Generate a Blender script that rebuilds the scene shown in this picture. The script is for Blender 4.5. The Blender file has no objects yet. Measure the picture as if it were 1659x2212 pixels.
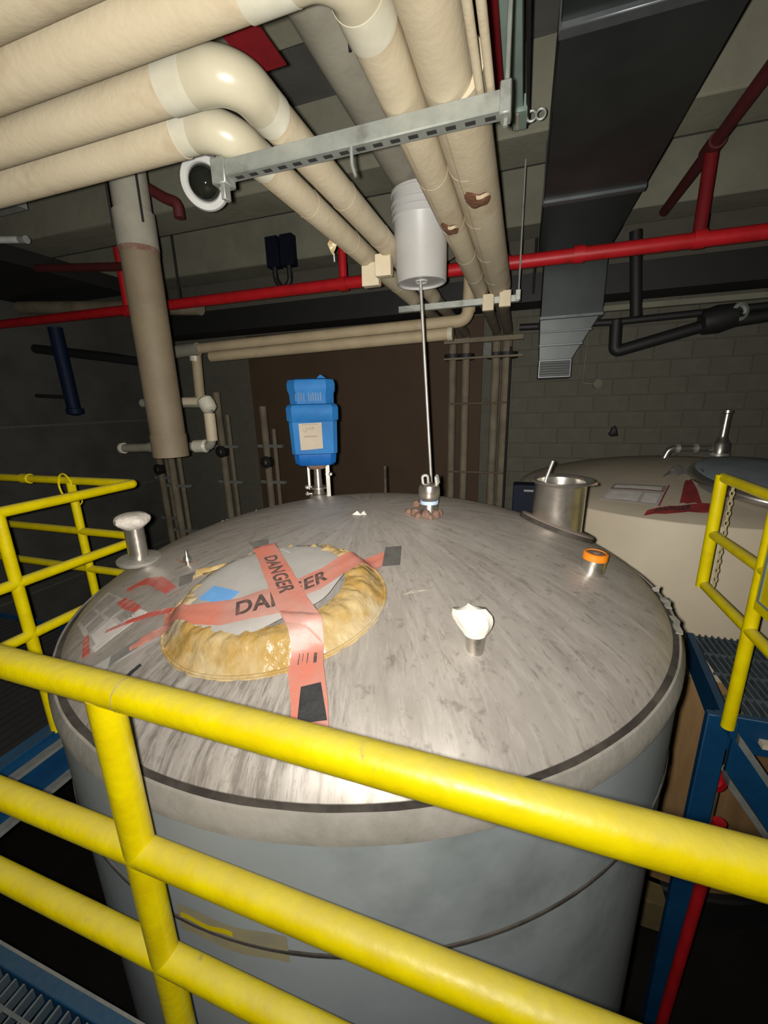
import bpy, bmesh, math, random
from mathutils import Vector, Matrix
random.seed(7)
C = bpy.context.scene.collection
PI = math.pi

# ------------------------------------------------------------------ camera
cam = bpy.data.cameras.new('camera')
cam.sensor_fit = 'HORIZONTAL'; cam.sensor_width = 36.0
cam.lens = 884.8 * 36.0 / 1659.0
cam.clip_start = 0.02
cam_o = bpy.data.objects.new('camera', cam); C.objects.link(cam_o)
yaw, pitch, roll = math.radians(18.714), math.radians(14.88), math.radians(-1.507)
fw = Vector((-math.sin(yaw) * math.cos(pitch), math.cos(yaw) * math.cos(pitch), -math.sin(pitch)))
rt = Vector((math.cos(yaw), math.sin(yaw), 0)); up = rt.cross(fw)
r2 = rt * math.cos(roll) + up * math.sin(roll); u2 = up * math.cos(roll) - rt * math.sin(roll)
cam_o.matrix_world = Matrix(((r2.x, u2.x, -fw.x, 0), (r2.y, u2.y, -fw.y, 0), (r2.z, u2.z, -fw.z, 1.5), (0, 0, 0, 1)))
bpy.context.scene.camera = cam_o

# ------------------------------------------------------------------ world, flash, exposure
w = bpy.data.worlds.new('dark_hall'); bpy.context.scene.world = w; w.use_nodes = True
w.node_tree.nodes['Background'].inputs[0].default_value = (0.55, 0.6, 0.55, 1)
w.node_tree.nodes['Background'].inputs[1].default_value = 0.006
fl = bpy.data.lights.new('phone_flash', 'AREA'); fl.shape = 'DISK'; fl.size = 0.022
fl.color = (1.0, 0.965, 0.90); fl.energy = 160.0
fl.use_nodes = True
nt = fl.node_tree
em = [n for n in nt.nodes if n.type == 'EMISSION'][0]
fo = nt.nodes.new('ShaderNodeLightFalloff')
fo.inputs['Strength'].default_value = 1.0
fo.inputs['Smooth'].default_value = 5.0
nt.links.new(fo.outputs['Quadratic'], em.inputs['Strength'])
fl_o = bpy.data.objects.new('phone_flash', fl); C.objects.link(fl_o)
fm = cam_o.matrix_world.copy() @ Matrix.Rotation(math.radians(12), 4, 'X')      # held tipped a little upwards
fm.translation = cam_o.matrix_world.translation + r2 * -0.026 + u2 * 0.006
fl_o.matrix_world = fm
vs = bpy.context.scene.view_settings
vs.view_transform = 'Standard'; vs.look = 'None'; vs.exposure = 0.0; vs.gamma = 1.0; vs.use_curve_mapping = False


# ------------------------------------------------------------------ materials
def nmat(name):
    m = bpy.data.materials.new(name); m.use_nodes = True
    t = m.node_tree; return m, t, t.nodes['Principled BSDF']


def link(t, a, b): t.links.new(a, b)


def mat(name, col, rough=0.6, metal=0.0, col2=None, scale=6.0, detail=5.0, lo=0.4, hi=0.65, bump=0.0, bscale=40.0,
        dust=None, dust_lo=0.35, dust_hi=0.9, dust_amt=0.8, stretch=None, spec=None, col3=None, scale3=2.0, lo3=0.55, hi3=0.7):
    """Procedural material: base colour broken up by noise, optional second stain, fine bump, dust on upward faces."""
    m, t, b = nmat(name)
    tc = t.nodes.new('ShaderNodeTexCoord'); vec = tc.outputs['Object']
    if stretch:
        mp = t.nodes.new('ShaderNodeMapping'); mp.inputs['Scale'].default_value = stretch
        link(t, vec, mp.inputs['Vector']); vec = mp.outputs['Vector']
    b.inputs['Roughness'].default_value = rough; b.inputs['Metallic'].default_value = metal
    if spec is not None: b.inputs['Specular IOR Level'].default_value = spec
    if col2 is None: col2 = tuple(c * 0.82 for c in col)

    def stain(prev, c, sc, l, h, seed):
        n = t.nodes.new('ShaderNodeTexNoise'); n.noise_dimensions = '4D'; n.inputs['W'].default_value = seed
        n.inputs['Scale'].default_value = sc; n.inputs['Detail'].default_value = detail
        n.inputs['Roughness'].default_value = 0.62
        link(t, vec, n.inputs['Vector'])
        r = t.nodes.new('ShaderNodeMapRange'); r.inputs['From Min'].default_value = l; r.inputs['From Max'].default_value = h
        link(t, n.outputs['Fac'], r.inputs['Value'])
        x = t.nodes.new('ShaderNodeMix'); x.data_type = 'RGBA'
        link(t, r.outputs['Result'], x.inputs[0])
        if prev is None: x.inputs[6].default_value = (*col, 1)
        else: link(t, prev, x.inputs[6])
        x.inputs[7].default_value = (*c, 1)
        return x.outputs[2]
    out = stain(None, col2, scale, lo, hi, 0.0)
    if col3: out = stain(out, col3, scale3, lo3, hi3, 3.7)
    if dust:
        g = t.nodes.new('ShaderNodeNewGeometry'); s = t.nodes.new('ShaderNodeSeparateXYZ')
        link(t, g.outputs['Normal'], s.inputs[0])
        n = t.nodes.new('ShaderNodeTexNoise'); n.inputs['Scale'].default_value = 55; n.inputs['Detail'].default_value = 6
        link(t, tc.outputs['Object'], n.inputs['Vector'])
        a = t.nodes.new('ShaderNodeMath'); a.operation = 'MULTIPLY_ADD'
        link(t, n.outputs['Fac'], a.inputs[0]); a.inputs[1].default_value = 0.5; link(t, s.outputs['Z'], a.inputs[2])
        r = t.nodes.new('ShaderNodeMapRange'); r.inputs['From Min'].default_value = dust_lo + .25; r.inputs['From Max'].default_value = dust_hi + .25
        r.inputs['To Max'].default_value = dust_amt
        link(t, a.outputs[0], r.inputs['Value'])
        x = t.nodes.new('ShaderNodeMix'); x.data_type = 'RGBA'
        link(t, r.outputs['Result'], x.inputs[0]); link(t, out, x.inputs[6]); x.inputs[7].default_value = (*dust, 1)
        out = x.outputs[2]
        rr = t.nodes.new('ShaderNodeMapRange'); rr.inputs['To Min'].default_value = rough; rr.inputs['To Max'].default_value = 0.85
        link(t, r.outputs['Result'], rr.inputs['Value']); link(t, rr.outputs['Result'], b.inputs['Roughness'])
    link(t, out, b.inputs['Base Color'])
    if bump:
        n = t.nodes.new('ShaderNodeTexNoise'); n.inputs['Scale'].default_value = bscale; n.inputs['Detail'].default_value = 4
        link(t, vec, n.inputs['Vector'])
        bp = t.nodes.new('ShaderNodeBump'); bp.inputs['Strength'].default_value = bump; bp.inputs['Distance'].default_value = 0.01
        link(t, n.outputs['Fac'], bp.inputs['Height']); link(t, bp.outputs['Normal'], b.inputs['Normal'])
    return m


M = {}
M['yellow'] = mat('yellow_gloss_paint', (0.65, 0.53, 0.0008), 0.3, 0, (0.57, 0.44, 0.0008), 14, bump=.1, bscale=60,
                  dust=(0.40, 0.34, 0.09), dust_lo=.55, dust_hi=1.2, dust_amt=.7, col3=(0.38, 0.27, 0.05), scale3=30, lo3=.68, hi3=.74)
M['yellow_chip'] = mat('worn_paint_seam', (0.30, 0.24, 0.12), 0.7, 0, (0.42, 0.36, 0.2), 60)
M['pvc_jacket'] = mat('cream_canvas_jacket', (0.55, 0.475, 0.335), 0.62, 0, (0.49, 0.415, 0.285), 5, bump=.12, bscale=60,
                      col3=(0.33, 0.23, 0.135), scale3=3.2, lo3=.54, hi3=.78)
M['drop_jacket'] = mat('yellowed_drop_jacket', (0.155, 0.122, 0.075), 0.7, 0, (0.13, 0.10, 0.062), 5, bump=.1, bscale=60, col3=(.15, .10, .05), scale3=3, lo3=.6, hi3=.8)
M['pvc_cover'] = mat('cream_plastic_elbow', (0.49, 0.45, 0.33), 0.27, 0, (0.44, 0.40, 0.29), 4, bump=.05, bscale=25,
                     col3=(0.42, 0.31, 0.15), scale3=5, lo3=.6, hi3=.82)
M['pvc_white'] = mat('white_plastic_cuff', (0.60, 0.58, 0.48), 0.42, 0, (0.5, 0.47, 0.36), 6)
M['jacket_grey'] = mat('dirty_grey_jacket', (0.25, 0.235, 0.185), 0.75, 0, (0.19, 0.178, 0.14), 4, bump=.12, bscale=40)
M['jacket_dark'] = mat('dirty_dimmed_jacket', (0.20, 0.165, 0.11), 0.8, 0, (0.13, 0.105, 0.07), 4)  # dirty jacket, darkened further to paint in the dimness of distance
M['stain'] = mat('brown_seep_stain', (0.30, 0.215, 0.12), 0.7, 0, (0.37, 0.29, 0.18), 20)
M['torn'] = mat('exposed_rusty_insulation', (0.13, 0.05, 0.02), 0.9, 0, (0.22, 0.10, 0.05), 30, bump=.8, bscale=80)
M['galv'] = mat('galvanised_steel', (0.36, 0.375, 0.34), 0.5, 0.45, (0.29, 0.31, 0.28), 18, col3=(.2, .2, .17), scale3=9)
M['slot'] = mat('dark_slot', (0.02, 0.018, 0.016), 0.9)
M['steel'] = mat('polished_stainless', (0.62, 0.59, 0.54), 0.27, 0.92, (0.50, 0.47, 0.42), 12, bump=.1, bscale=30, col3=(.36, .3, .23), scale3=5, lo3=.6, hi3=.75)
M['steel_dull'] = mat('dull_stainless', (0.5, 0.48, 0.44), 0.42, 0.6, (0.36, 0.34, 0.30), 10)
M['rust'] = mat('rusty_iron', (0.13, 0.065, 0.042), 0.9, 0.0, (0.18, 0.12, 0.09), 30, bump=.5, bscale=60)
M['pinkplate'] = mat('dusty_pink_grey_plate', (0.24, 0.185, 0.155), 0.8, 0, (0.18, 0.14, 0.12), 12)
M['red_faint'] = mat('shaded_red_paint', (0.07, 0.005, 0.006), 0.7, 0, (0.05, 0.004, 0.005), 9)  # darker copy of the red, shade put into the colour
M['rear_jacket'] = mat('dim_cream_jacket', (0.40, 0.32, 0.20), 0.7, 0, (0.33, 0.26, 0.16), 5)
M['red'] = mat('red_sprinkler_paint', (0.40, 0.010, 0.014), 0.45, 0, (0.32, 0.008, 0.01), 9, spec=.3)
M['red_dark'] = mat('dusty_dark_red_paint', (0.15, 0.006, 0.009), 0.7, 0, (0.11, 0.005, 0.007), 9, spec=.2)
M['blue'] = mat('blue_gloss_steel_paint', (0.004, 0.048, 0.12), 0.45, 0, (0.004, 0.036, 0.095), 6, dust=(0.05, 0.075, 0.085), dust_lo=.6, dust_hi=1.2, dust_amt=.7, spec=.3)
M['flange_grey'] = mat('dusty_flange_edge', (0.17, 0.17, 0.155), 0.8, 0, (0.12, 0.13, 0.12), 20)
M['grating'] = mat('dark_steel_grating', (0.07, 0.10, 0.115), 0.55, 0.3, (0.045, 0.06, 0.075), 20, dust=(.2, .2, .18), dust_lo=.5, dust_hi=1.1, dust_amt=.6)
M['motor_blue'] = mat('sky_blue_plastic_motor', (0.017, 0.115, 0.30), 0.55, 0, (0.014, 0.09, 0.245), 9, spec=.1)
M['motor_deep'] = mat('deep_blue_motor_skirt', (0.006, 0.085, 0.29), 0.5, 0, (0.004, 0.06, 0.22), 12, spec=.3)
M['paper'] = mat('cream_paper', (0.33, 0.28, 0.215), 0.85, 0, (0.29, 0.245, 0.185), 10)
M['ink'] = mat('faded_ink', (0.22, 0.19, 0.16), 0.9)
M['pale_ink'] = mat('pale_lettering', (0.45, 0.40, 0.36), 0.9)
M['black_ink'] = mat('black_print', (0.07, 0.05, 0.045), 0.6, 0, (0.20, 0.10, 0.08), 60, lo=.45, hi=.7)
M['white_pail'] = mat('white_pail_plastic', (0.37, 0.362, 0.35), 0.4, 0, (0.345, 0.335, 0.315), 6, col3=(.30, .265, .21), scale3=5, lo3=.66, hi3=.8)
M['tape_black'] = mat('dark_grey_duct_tape', (0.085, 0.08, 0.075), 0.5, 0, (0.11, 0.105, 0.095), 20, bump=.2, bscale=90)
M['tape_dust'] = mat('dusty_grey_duct_tape', (0.17, 0.16, 0.145), 0.7, 0, (0.13, 0.125, 0.115), 20)
M['tape_black2'] = mat('black_duct_tape', (0.025, 0.025, 0.026), 0.4, 0, (0.04, 0.04, 0.04), 20, bump=.2, bscale=90)
M['danger'] = mat('salmon_danger_tape_plastic', (0.50, 0.15, 0.10), 0.48, 0, (0.44, 0.175, 0.13), 7, bump=.1, bscale=50,
                  col3=(0.40, 0.235, 0.20), scale3=5, lo3=.42, hi3=.68)
M['redtape'] = mat('faded_red_tape', (0.47, 0.075, 0.06), 0.4, 0, (0.40, 0.12, 0.10), 12, bump=.2, bscale=40, col3=(.42, .3, .27), scale3=14, lo3=.55, hi3=.7)
M['redtape_dark'] = mat('dark_red_barrier_tape', (0.25, 0.03, 0.03), 0.6, 0, (0.16, 0.025, 0.025), 14)
M['blue_tape'] = mat('blue_painters_tape', (0.12, 0.30, 0.58), 0.7, 0, (0.11, 0.27, 0.53), 20)
M['amber'] = mat('amber_plastic_wrap', (0.34, 0.215, 0.065), 0.24, 0, (0.44, 0.34, 0.185), 9, bump=.8, bscale=26, lo=.42, hi=.6,
                 col3=(0.40, 0.35, 0.26), scale3=4, lo3=.56, hi3=.66)
M['lid'] = mat('milky_plastic_sheet', (0.37, 0.35, 0.325), 0.42, 0, (0.32, 0.30, 0.275), 7, bump=.1, bscale=12)
M['film'] = mat('clear_grey_film', (0.36, 0.33, 0.30), 0.4, 0, (0.45, 0.42, 0.39), 14, bump=.2, bscale=30)
M['cell'] = mat('grey_label_cell', (0.25, 0.22, 0.195), 0.7, 0, (0.30, 0.27, 0.24), 20)
M['white_film'] = mat('white_label_film', (0.56, 0.53, 0.49), 0.5, 0, (0.46, 0.43, 0.39), 16)
M['glove'] = mat('white_latex_bag', (0.80, 0.77, 0.69), 0.38, 0, (0.68, 0.64, 0.55), 25, bump=.25, bscale=60)
M['orange'] = mat('orange_tape', (0.80, 0.22, 0.01), 0.45)
M['soil'] = mat('dry_residue', (0.30, 0.25, 0.20), 0.9, 0, (0.4, 0.36, 0.3), 40)
M['capwrap'] = mat('taped_white_cap', (0.50, 0.46, 0.40), 0.7, 0, (0.38, 0.34, 0.29), 30, bump=.5, bscale=60)
M['gasket'] = mat('dark_rubber_gasket', (0.035, 0.03, 0.026), 0.95, 0, (0.075, 0.066, 0.055), 12, spec=.1)
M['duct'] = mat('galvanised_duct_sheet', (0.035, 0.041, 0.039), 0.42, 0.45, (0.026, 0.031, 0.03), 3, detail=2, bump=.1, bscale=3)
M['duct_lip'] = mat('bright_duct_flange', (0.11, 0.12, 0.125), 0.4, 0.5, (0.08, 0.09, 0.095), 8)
M['grille'] = mat('dark_grille', (0.02, 0.022, 0.02), 0.6)
M['green'] = mat('pale_green_steel', (0.20, 0.26, 0.22), 0.55, 0.15, (0.16, 0.22, 0.19), 8)
M['navy'] = mat('navy_pipe_paint', (0.004, 0.012, 0.035), 0.6, 0, (0.003, 0.009, 0.026), 8, spec=.2)
M['black'] = mat('black_pipe_lagging', (0.012, 0.012, 0.012), 0.6)
M['blackblue'] = mat('navy_enamel', (0.004, 0.006, 0.015), 0.7, spec=.15)
M['cable'] = mat('black_cable', (0.01, 0.01, 0.01), 0.6)
M['concrete'] = mat('painted_concrete', (0.19, 0.185, 0.135), 0.85, 0, (0.15, 0.145, 0.105), 2.2, bump=.3, bscale=14)
M['concrete_dark'] = mat('grey_concrete_slab', (0.085, 0.085, 0.075), 0.9, 0, (0.06, 0.06, 0.052), 2.0, bump=.3, bscale=10)
M['block'] = mat('painted_block', (0.135, 0.13, 0.098), 0.85, 0, (0.112, 0.108, 0.08), 3, bump=.3, bscale=30)
M['mortar'] = mat('mortar_joint', (0.12, 0.114, 0.087), 0.95, 0, (0.106, 0.10, 0.076), 9)
M['brownwall'] = mat('brown_sheet_wall', (0.078, 0.046, 0.024), 0.8, 0, (0.066, 0.039, 0.02), 1.5)
M['conduit'] = mat('rust_brown_conduit', (0.15, 0.10, 0.06), 0.7, 0.1, (0.11, 0.075, 0.05), 8)
M['conduit_green'] = mat('grey_green_conduit', (0.20, 0.19, 0.13), 0.7, 0.1, (0.15, 0.14, 0.10), 8)
M['floor'] = mat('dark_wet_concrete_floor', (0.014, 0.012, 0.011), 0.85, 0, (0.009, 0.008, 0.007), 2, spec=.1)
M['tank2'] = mat('cream_tank_jacket', (0.52, 0.445, 0.325), 0.6, 0, (0.47, 0.40, 0.29), 1.6)
M['tank2_low'] = mat('tan_tank_skirt', (0.34, 0.20, 0.085), 0.7, 0, (0.26, 0.15, 0.06), 3, stretch=(3, 3, .5))
M['tank2_top'] = mat('dusty_tank_top', (0.42, 0.36, 0.27), 0.7, 0, (0.37, 0.32, 0.24), 3)
M['rag'] = mat('grey_rag', (0.12, 0.115, 0.105), 0.95, 0, (0.08, 0.077, 0.07), 14)
M['lid_blue'] = mat('blue_grey_lid', (0.27, 0.32, 0.34), 0.5, .1, (0.22, 0.265, 0.285), 4)
M['curb'] = mat('yellowed_concrete_curb', (0.16, 0.12, 0.045), 0.9)
M['cam_white'] = mat('white_camera_shell', (0.55, 0.55, 0.52), 0.35)
M['cam_glass'] = mat('smoked_glass', (0.015, 0.016, 0.012), 0.05)
M['teal_stain'] = mat('blue_grey_jacket', (0.27, 0.295, 0.30), 0.5)
M['label_blue'] = mat('pale_blue_band', (0.45, 0.55, 0.72), 0.4)


# the dome: dusty steel with drip streaks that run outward from the crown
def dome_material():
    m, t, b = nmat('dusty_steel_dome')
    tc = t.nodes.new('ShaderNodeTexCoord'); s = t.nodes.new('ShaderNodeSeparateXYZ'); link(t, tc.outputs['Object'], s.inputs[0])
    flat = t.nodes.new('ShaderNodeCombineXYZ'); link(t, s.outputs[0], flat.inputs[0]); link(t, s.outputs[1], flat.inputs[1])
    ln = t.nodes.new('ShaderNodeVectorMath'); ln.operation = 'LENGTH'; link(t, flat.outputs[0], ln.inputs[0])
    nr = t.nodes.new('ShaderNodeVectorMath'); nr.operation = 'NORMALIZE'; link(t, flat.outputs[0], nr.inputs[0])

    def polar(ang, rad):
        a = t.nodes.new('ShaderNodeVectorMath'); a.operation = 'SCALE'; a.inputs['Scale'].default_value = ang; link(t, nr.outputs[0], a.inputs[0])
        r = t.nodes.new('ShaderNodeMath'); r.operation = 'MULTIPLY'; r.inputs[1].default_value = rad; link(t, ln.outputs['Value'], r.inputs[0])
        q = t.nodes.new('ShaderNodeSeparateXYZ'); link(t, a.outputs[0], q.inputs[0])
        c = t.nodes.new('ShaderNodeCombineXYZ'); link(t, q.outputs[0], c.inputs[0]); link(t, q.outputs[1], c.inputs[1]); link(t, r.outputs[0], c.inputs[2])
        return c.outputs[0]

    def noise(vec, sc, det, l, h, rough=.6):
        n = t.nodes.new('ShaderNodeTexNoise'); n.inputs['Scale'].default_value = sc; n.inputs['Detail'].default_value = det
        n.inputs['Roughness'].default_value = rough; link(t, vec, n.inputs['Vector'])
        r = t.nodes.new('ShaderNodeMapRange'); r.inputs['From Min'].default_value = l; r.inputs['From Max'].default_value = h
        link(t, n.outputs['Fac'], r.inputs['Value']); return r.outputs['Result']

    def mix(f, a, c, amt=1.0):
        if amt != 1.0:
            k = t.nodes.new('ShaderNodeMath'); k.operation = 'MULTIPLY'; k.inputs[1].default_value = amt; link(t, f, k.inputs[0]); f = k.outputs[0]
        x = t.nodes.new('ShaderNodeMix'); x.data_type = 'RGBA'; link(t, f, x.inputs[0])
        if isinstance(a, tuple): x.inputs[6].default_value = (*a, 1)
        else: link(t, a, x.inputs[6])
        x.inputs[7].default_value = (*c, 1); return x.outputs[2]
    o = mix(noise(tc.outputs['Object'], 2.2, 4, .4, .65), (0.455, 0.415, 0.372), (0.40, 0.36, 0.322))
    o = mix(noise(polar(9, 4.0), 1.0, 8, .46, .66, .7), o, (0.29, 0.257, 0.222), .6)        # broad dark washes
    o = mix(noise(polar(36, 8.0), 1.0, 8, .50, .62, .75), o, (0.52, 0.48, 0.43), .65)      # pale drip lines
    o = mix(noise(polar(44, 13.0), 1.0, 8, .55, .66, .75), o, (0.20, 0.175, 0.15), .65)    # short dark runs
    o = mix(noise(tc.outputs['Object'], 34, 6, .58, .70), o, (0.19, 0.165, 0.14), .55)      # spatter
    o = mix(noise(tc.outputs['Object'], 5, 6, .56, .70), o, (0.47, 0.44, 0.40), .6)       # dust clouds
    # heavy dried drips below the manway, a stain with its own outline
    dd = t.nodes.new('ShaderNodeVectorMath'); dd.operation = 'DISTANCE'; link(t, flat.outputs[0], dd.inputs[0]); dd.inputs[1].default_value = (-.02, -1.02, 0)
    mk = t.nodes.new('ShaderNodeMapRange'); mk.inputs['From Min'].default_value = .42; mk.inputs['From Max'].default_value = .22; link(t, dd.outputs['Value'], mk.inputs['Value'])
    for args, c in (((polar(42, 8.0), 1.0, 8, .46, .60, .75), (0.15, 0.13, 0.108)), ((polar(58, 6.0), 1.0, 8, .51, .61, .75), (0.54, 0.50, 0.46))):
        q = t.nodes.new('ShaderNodeMath'); q.operation = 'MULTIPLY'; link(t, noise(*args), q.inputs[0]); link(t, mk.outputs['Result'], q.inputs[1])
        o = mix(q.outputs[0], o, c, .72)
    link(t, o, b.inputs['Base Color'])
    link(t, noise(polar(14, 2.0), 1.0, 4, 0.0, 1.0), b.inputs['Roughness'])
    b.inputs['Metallic'].default_value = 0.42
    rr = t.nodes.new('ShaderNodeMapRange'); rr.inputs['To Min'].default_value = .42; rr.inputs['To Max'].default_value = .6
    link(t, noise(polar(14, 2.0), 1.0, 4, 0.3, .7), rr.inputs['Value']); link(t, rr.outputs['Result'], b.inputs['Roughness'])
    return m


M['dome'] = dome_material()
M['tank_jacket'] = mat('blue_grey_tank_jacket', (0.29, 0.318, 0.325), 0.45, 0, (0.25, 0.28, 0.29), 3, bump=.12, bscale=5,
                       col3=(0.17, 0.19, 0.19), scale3=2.5, lo3=.55, hi3=.75)
M['tank_band'] = mat('chalky_sealant_band', (0.27, 0.25, 0.22), 0.7, 0, (0.20, 0.19, 0.16), 9, bump=.15, bscale=40)
M['sealant'] = mat('seam_band_rail_bounce', (0.30, 0.26, 0.14), 0.6, 0, (0.24, 0.22, 0.15), 14)  # seam band tone, with rail shadow and yellow bounce put into the colour


# ------------------------------------------------------------------ mesh builder
class MB:
    def __init__(s): s.v = []; s.f = []; s.sm = []

    def add(s, vs, fs, smooth=False):
        k = len(s.v); s.v += [Vector(v) for v in vs]
        for f in fs: s.f.append([i + k for i in f]); s.sm.append(smooth)
        return s

    def box(s, a, b, rot=None, piv=None, bev=0.0):
        bm = bmesh.new(); a = Vector(a); b = Vector(b)
        bmesh.ops.create_cube(bm, size=1.0, matrix=Matrix.Translation((a + b) / 2) @ Matrix.Diagonal((*(b - a), 1)))
        if bev: bmesh.ops.bevel(bm, geom=bm.edges[:], offset=bev, segments=1, affect='EDGES')
        if rot is not None:
            p = Vector(piv) if piv is not None else (a + b) / 2
            bmesh.ops.transform(bm, matrix=Matrix.Translation(p) @ rot.to_4x4() @ Matrix.Translation(-p), verts=bm.verts)
        bm.verts.index_update()
        s.add([v.co.copy() for v in bm.verts], [[v.index for v in f.verts] for f in bm.faces]); bm.free(); return s

    def tube(s, pts, r, seg=16, caps=True, smooth=True, rfun=None):
        pts = [Vector(p) for p in pts]; n = len(pts)
        tg = []
        for i in range(n):
            d = (pts[min(i + 1, n - 1)] - pts[max(i - 1, 0)]); tg.append(d.normalized())
        ref = Vector((0, 0, 1)) if abs(tg[0].z) < 0.9 else Vector((1, 0, 0))
        x = tg[0].cross(ref).normalized(); vs = []; fs = []
        for i in range(n):
            x = (x - tg[i] * x.dot(tg[i])).normalized(); y = tg[i].cross(x)
            ri = r[i] if isinstance(r, (list, tuple)) else r
            for j in range(seg):
                a = 2 * PI * j / seg; rr = ri * (rfun(i, j) if rfun else 1)
                vs.append(pts[i] + (x * math.cos(a) + y * math.sin(a)) * rr)
        for i in range(n - 1):
            for j in range(seg):
                fs.append([i * seg + j, i * seg + (j + 1) % seg, (i + 1) * seg + (j + 1) % seg, (i + 1) * seg + j])
        s.add(vs, fs, smooth)
        if caps:
            k = len(s.v) - n * seg
            s.f.append([k + j for j in range(seg)][::-1]); s.sm.append(False)
            s.f.append([k + (n - 1) * seg + j for j in range(seg)]); s.sm.append(False)
        return s

    def lathe(s, prof, c=(0, 0, 0), axis=(0, 0, 1), seg=32, smooth=True, closed=False, rfun=None):
        """prof: [(radius, height)], sharp corners where a point is repeated"""
        q = Vector((0, 0, 1)).rotation_difference(Vector(axis).normalized()); c = Vector(c); vs = []; fs = []
        for i, (r, h) in enumerate(prof):
            for j in range(seg):
                a = 2 * PI * j / seg; k = rfun(i, a) if rfun else 1
                vs.append(c + q @ Vector((r * k * math.cos(a), r * k * math.sin(a), h)))
        m = len(prof)
        for i in range(m if closed else m - 1):
            if not closed and (Vector(prof[i]) - Vector(prof[i + 1])).length < 1e-7: continue
            i2 = (i + 1) % m
            for j in range(seg):
                fs.append([i * seg + j, i * seg + (j + 1) % seg, i2 * seg + (j + 1) % seg, i2 * seg + j])
        return s.add(vs, fs, smooth)

    def grid(s, fn, nu, nv, smooth=True, thick=None):
        top = [fn(i / nu, j / nv) for i in range(nu + 1) for j in range(nv + 1)]
        fs = [[i * (nv + 1) + j, (i + 1) * (nv + 1) + j, (i + 1) * (nv + 1) + j + 1, i * (nv + 1) + j + 1] for i in range(nu) for j in range(nv)]
        if thick is None: return s.add(top, fs, smooth)
        N = len(top); bot = [Vector(p) - Vector((0, 0, thick)) for p in top]
        f2 = [f[::-1] for f in fs]
        allf = fs + [[i + N for i in f] for f in f2]
        rim = [i * (nv + 1) for i in range(nu + 1)] + [nu * (nv + 1) + j for j in range(1, nv + 1)] + \
              [i * (nv + 1) + nv for i in range(nu - 1, -1, -1)] + [j for j in range(nv - 1, 0, -1)]
        for a, b in zip(rim, rim[1:] + rim[:1]): allf.append([a, b, b + N, a + N])
        return s.add(top + bot, allf, smooth)

    def build(s, name, m, parent=None, label=None, cat=None, group=None, kind=None):
        me = bpy.data.meshes.new(name); off = Vector((0, 0, 0))
        if parent is not None: off = ORG[parent.name]
        elif cat or kind:
            off = Vector((sum(v.x for v in s.v) / len(s.v), sum(v.y for v in s.v) / len(s.v), min(v.z for v in s.v)))
        me.from_pydata([v - off for v in s.v], [], s.f)
        me.polygons.foreach_set('use_smooth', s.sm)
        bm = bmesh.new(); bm.from_mesh(me); bmesh.ops.recalc_face_normals(bm, faces=bm.faces); bm.to_mesh(me); bm.free()
        me.set_sharp_from_angle(angle=math.radians(38))
        me.materials.append(m)
        o = bpy.data.objects.new(name, me); C.objects.link(o)
        if parent is not None: o.parent = parent
        else: o.location = off
        ORG[o.name] = off
        return tag(o, label, cat, group, kind)


ORG = {}


def tag(o, label=None, cat=None, group=None, kind=None):
    if label: o['label'] = label
    if cat: o['category'] = cat
    if group: o['group'] = group
    if kind: o['kind'] = kind
    return o


def thing(name, loc, label, cat, group=None):
    o = bpy.data.objects.new(name, None); C.objects.link(o); o.location = loc; o.empty_display_size = .05
    ORG[o.name] = Vector(loc); return tag(o, label, cat, group)


def fillet(pts, rad, n=6):
    pts = [Vector(p) for p in pts]; out = [pts[0]]
    for i in range(1, len(pts) - 1):
        a = (pts[i - 1] - pts[i]); b = (pts[i + 1] - pts[i]); r = min(rad, a.length * .49, b.length * .49)
        a.normalize(); b.normalize(); p0 = pts[i] + a * r; p2 = pts[i] + b * r
        for k in range(n + 1):
            q = k / n; out.append(p0 * (1 - q) ** 2 + pts[i] * (2 * q * (1 - q)) + p2 * q * q)
    out.append(pts[-1]); return out


def lerp_path(P, u):
    """point at fraction u of the arc length of a polyline"""
    P = [Vector(p) for p in P]; L = [(b - a).length for a, b in zip(P, P[1:])]; T = sum(L) * min(max(u, 0), 1)
    for a, b, l in zip(P, P[1:], L):
        if T <= l or l == L[-1] and b == P[-1]: return a.lerp(b, min(1, T / l if l else 0))
        T -= l
    return P[-1]


def smooth01(t): t = min(max(t, 0), 1); return t * t * (3 - 2 * t)


def text_mesh(s, size=1.0, bold=0.0, xs=1.0):
    cu = bpy.data.curves.new('text', 'FONT'); cu.body = s; cu.size = size; cu.offset = bold; cu.space_character = 1.05
    o = bpy.data.objects.new('text', cu); C.objects.link(o); bpy.context.view_layer.update()
    me = bpy.data.meshes.new_from_object(o.evaluated_get(bpy.context.evaluated_depsgraph_get()))
    v = [x.co.copy() for x in me.vertices]; f = [list(p.vertices) for p in me.polygons]
    bpy.data.objects.remove(o); bpy.data.curves.remove(cu); bpy.data.meshes.remove(me)
    x0 = min(p.x for p in v); x1 = max(p.x for p in v); y0 = min(p.y for p in v); y1 = max(p.y for p in v)
    return [((p.x - x0) / (x1 - x0), (p.y - y0) / (y1 - y0)) for p in v], f, (x1 - x0) / (y1 - y0)


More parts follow.
